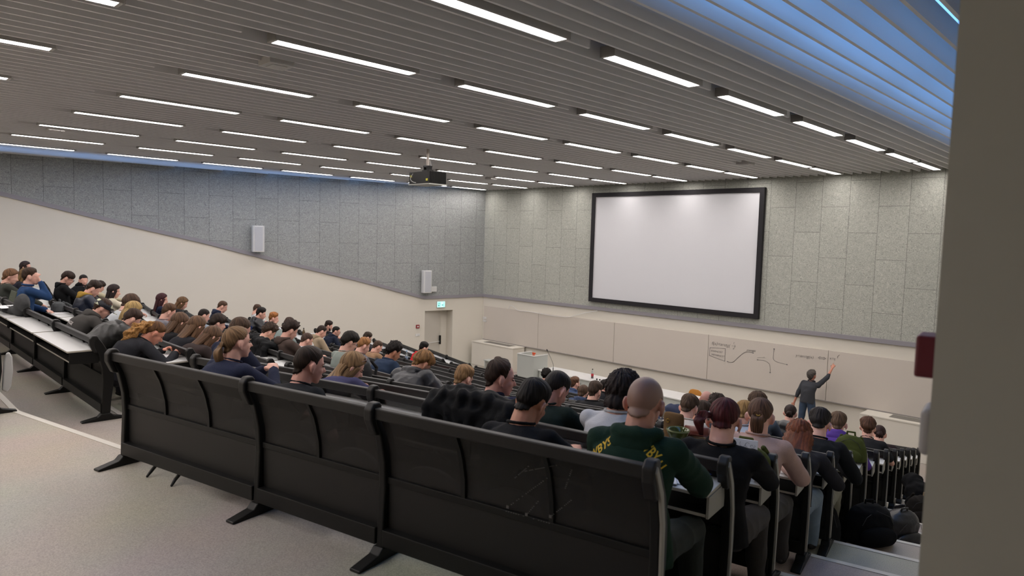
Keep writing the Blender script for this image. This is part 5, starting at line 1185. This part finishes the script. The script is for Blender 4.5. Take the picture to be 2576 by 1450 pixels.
bottle('glass_bottle','brown glass bottle on the ninth row desk by the left wall',snap(9,-15.33,9.3)[0],.26,.034,mat('amber_glass','#5c4a30',.2),M_black)
# second-row desk at the left edge
(x,y,z)=(-10.75,1.72,zf(2)+.711)
b=Blob(); b.chain([V(x-1.1,y-.08,z+.035),V(x-.35,y-.02,z+.045),V(x,y+.02,z+.08),V(x+.12,y+.05,z+.17)],[.03,.045,.08,.06]).ell(V(x+.05,y+.04,z+.15),V(.16,0,.1),V(0,.09,0),V(-.06,0,.12))
skinobj('jacket',b,.014,cloth('#4e4f50','knit'),'grey jacket bundled on the second row desk at the left edge','jacket',None,folds(.012,31))
notebook((x-.42,y-.02,z+.085),.05,'open papers lying on the grey bundled jacket at the left edge',.2,.26)
t_=thing('folding_file','dark olive file standing upright at the left edge behind the grey bundled jacket','file',(-11.75,1.78,z)); b=MB(); b.box((-.20,0,0),(.20,.012,.26),Matrix.Rotation(rad(-14),4,'X')); b.build('cover',mat('olive_cover','#3d4535',.6),t_,bevel=.004)
b=MB()
for i in range(5): b.box((-.15,-.002,.05+i*.03),(.02+.02*(i%2),0,.056+i*.03),Matrix.Rotation(rad(-14),4,'X'))
b.build('faint_print',mat('faint_green_print','#56604a',.7),t_)
# dark bag among the left block, brown leather strap
backpack('grey bag on the third row desk behind the blue shirt',rowp(3,'C',.75,-.14,.711)[0],0,cloth('#55585a','knit'),.34,.16,.2,0,seed=41,pocket=False)
backpack('navy backpack on the seventh row desk by the left wall',rowp(7,'L',3.3,-.14,.711)[0],-.2,cloth('#22335c','knit'),.42,.20,.24,0,seed=43)
# tipped-up white seat shell at the left edge
(x,y,z),rot=rowp(1,'C',6.08,.13,.24); b=MB(); prf=[(-.01,-.08),(.03,-.11),(.06,-.06),(.08,.08),(.075,.22),(.055,.27),(.03,.26),(.01,.18),(0,.05)]
b.prism(prf,-.05,-.01,0); o=b.build('seat_shell',M_white,bevel=.02,seg=3); o.location=(x-.02,y,z); o.rotation_euler=(0,0,rot); tag(o,'white tipped-up seat shell at the left edge of the picture','seat')
b=Blob().ell(V(-9.55,2.25,zf(2)+.05),V(.14,.03,0),V(-.01,.05,0),V(0,0,.05)).ball(V(-9.66,2.23,zf(2)+.08),.048); skinobj('brown_shoe',b,.01,mat('brown_leather','#6b3f22',.5),'brown shoe on the floor under the second row at the left edge','shoe')
for i,s in enumerate((.34,.62)):
    (x,y,z),rot=rowp(1,'R',2.25+s*1.0,0,.075); b=Blob().chain([V(x,y,z),V(x-.01,y-.03,z-.04),V(x+.01*i,y-.06,z-.068)],[.012,.012,.008]); wlink_=wlink('hanging_strap',b.raw('s'),M_black,None,True); tag(wlink_,('short black strap hanging below the nearest bench at its left end','second short black strap below the nearest bench')[i],'strap')
# scratches on the nearest mesh panel
gr=None
for o in bpy.data.objects:
    if o.name.startswith('lecture_bench') and 'very back, right-hand' in o.get('label',''): gr=o
b=MB(); (x0,y0,z0),rot=rowp(1,'R',5.45,-.055,.42); g=np.random.default_rng(3)
def dash(p,q,n=22):
    for i in range(n):
        if g.random()<.25: continue
        t=i/n; a=p[0]+(q[0]-p[0])*t; c=p[1]+(q[1]-p[1])*t; b.box((a,-.002,c),(a+.006,0,c+.003))
dash((.02,.06),(.22,.24)); dash((.12,.05),(.18,.13),9); dash((.24,.07),(.34,.17),14); dash((.10,.24),(.26,.30)); dash((.0,-.02+.06),(.26,.0+.04),20); dash((.05,.2),(.12,.27),12); dash((.3,.2),(.33,.3),12)
for q in ((.02,.06),(.12,.05),(.24,.07)): b.box((q[0]-.005,-.002,q[1]-.005),(q[0]+.008,0,q[1]+.008))
me=b.mesh('scratches'); me.transform(Matrix.Translation((x0,y0,z0))@Matrix.Rotation(rot,4,'Z')@Matrix.Rotation(rad(-3),4,'X')); wlink('scratches',me,mat('scratch_grey','#5c5a57',.8),gr)
# ------------------------------------------------------------ camera, world, view
R_=[[0.7081983007317693, 0.07057364294661896, -0.7024774215317368], [0.7054853018702015, -0.032255482734979905, 0.7079901642527558], [0.027306696719761964, -0.996984927044926, -0.07263194586047099]]
cam=bpy.data.cameras.new('camera'); co=bpy.data.objects.new('camera',cam); C.objects.link(co)
co.matrix_world=Matrix([[R_[i][0],-R_[i][1],-R_[i][2],0] for i in range(3)]+[[0,0,0,1]])
cam.sensor_width=36; cam.lens=1712.057/2576*36; cam.clip_start=.05; cam.clip_end=200
cam.dof.use_dof=True; cam.dof.focus_distance=7.0; cam.dof.aperture_fstop=3.2
bpy.context.scene.camera=co
w=bpy.data.worlds.new('sky'); bpy.context.scene.world=w; w.use_nodes=True
bg=w.node_tree.nodes['Background']; bg.inputs[0].default_value=(*srgb('#6aa4ea'),1); bg.inputs[1].default_value=SKY
S=bpy.context.scene; S.view_settings.view_transform='Standard'; S.view_settings.look='None'; S.view_settings.gamma=1; S.view_settings.use_curve_mapping=False; S.view_settings.exposure=EXPO
S.cycles.use_light_tree=True; S.cycles.max_bounces=6; S.cycles.diffuse_bounces=3; S.cycles.glossy_bounces=2; S.cycles.transmission_bounces=4; S.cycles.transparent_max_bounces=12
S.cycles.use_denoising=True; S.cycles.caustics_reflective=False; S.cycles.caustics_refractive=False; S.cycles.sample_clamp_indirect=4
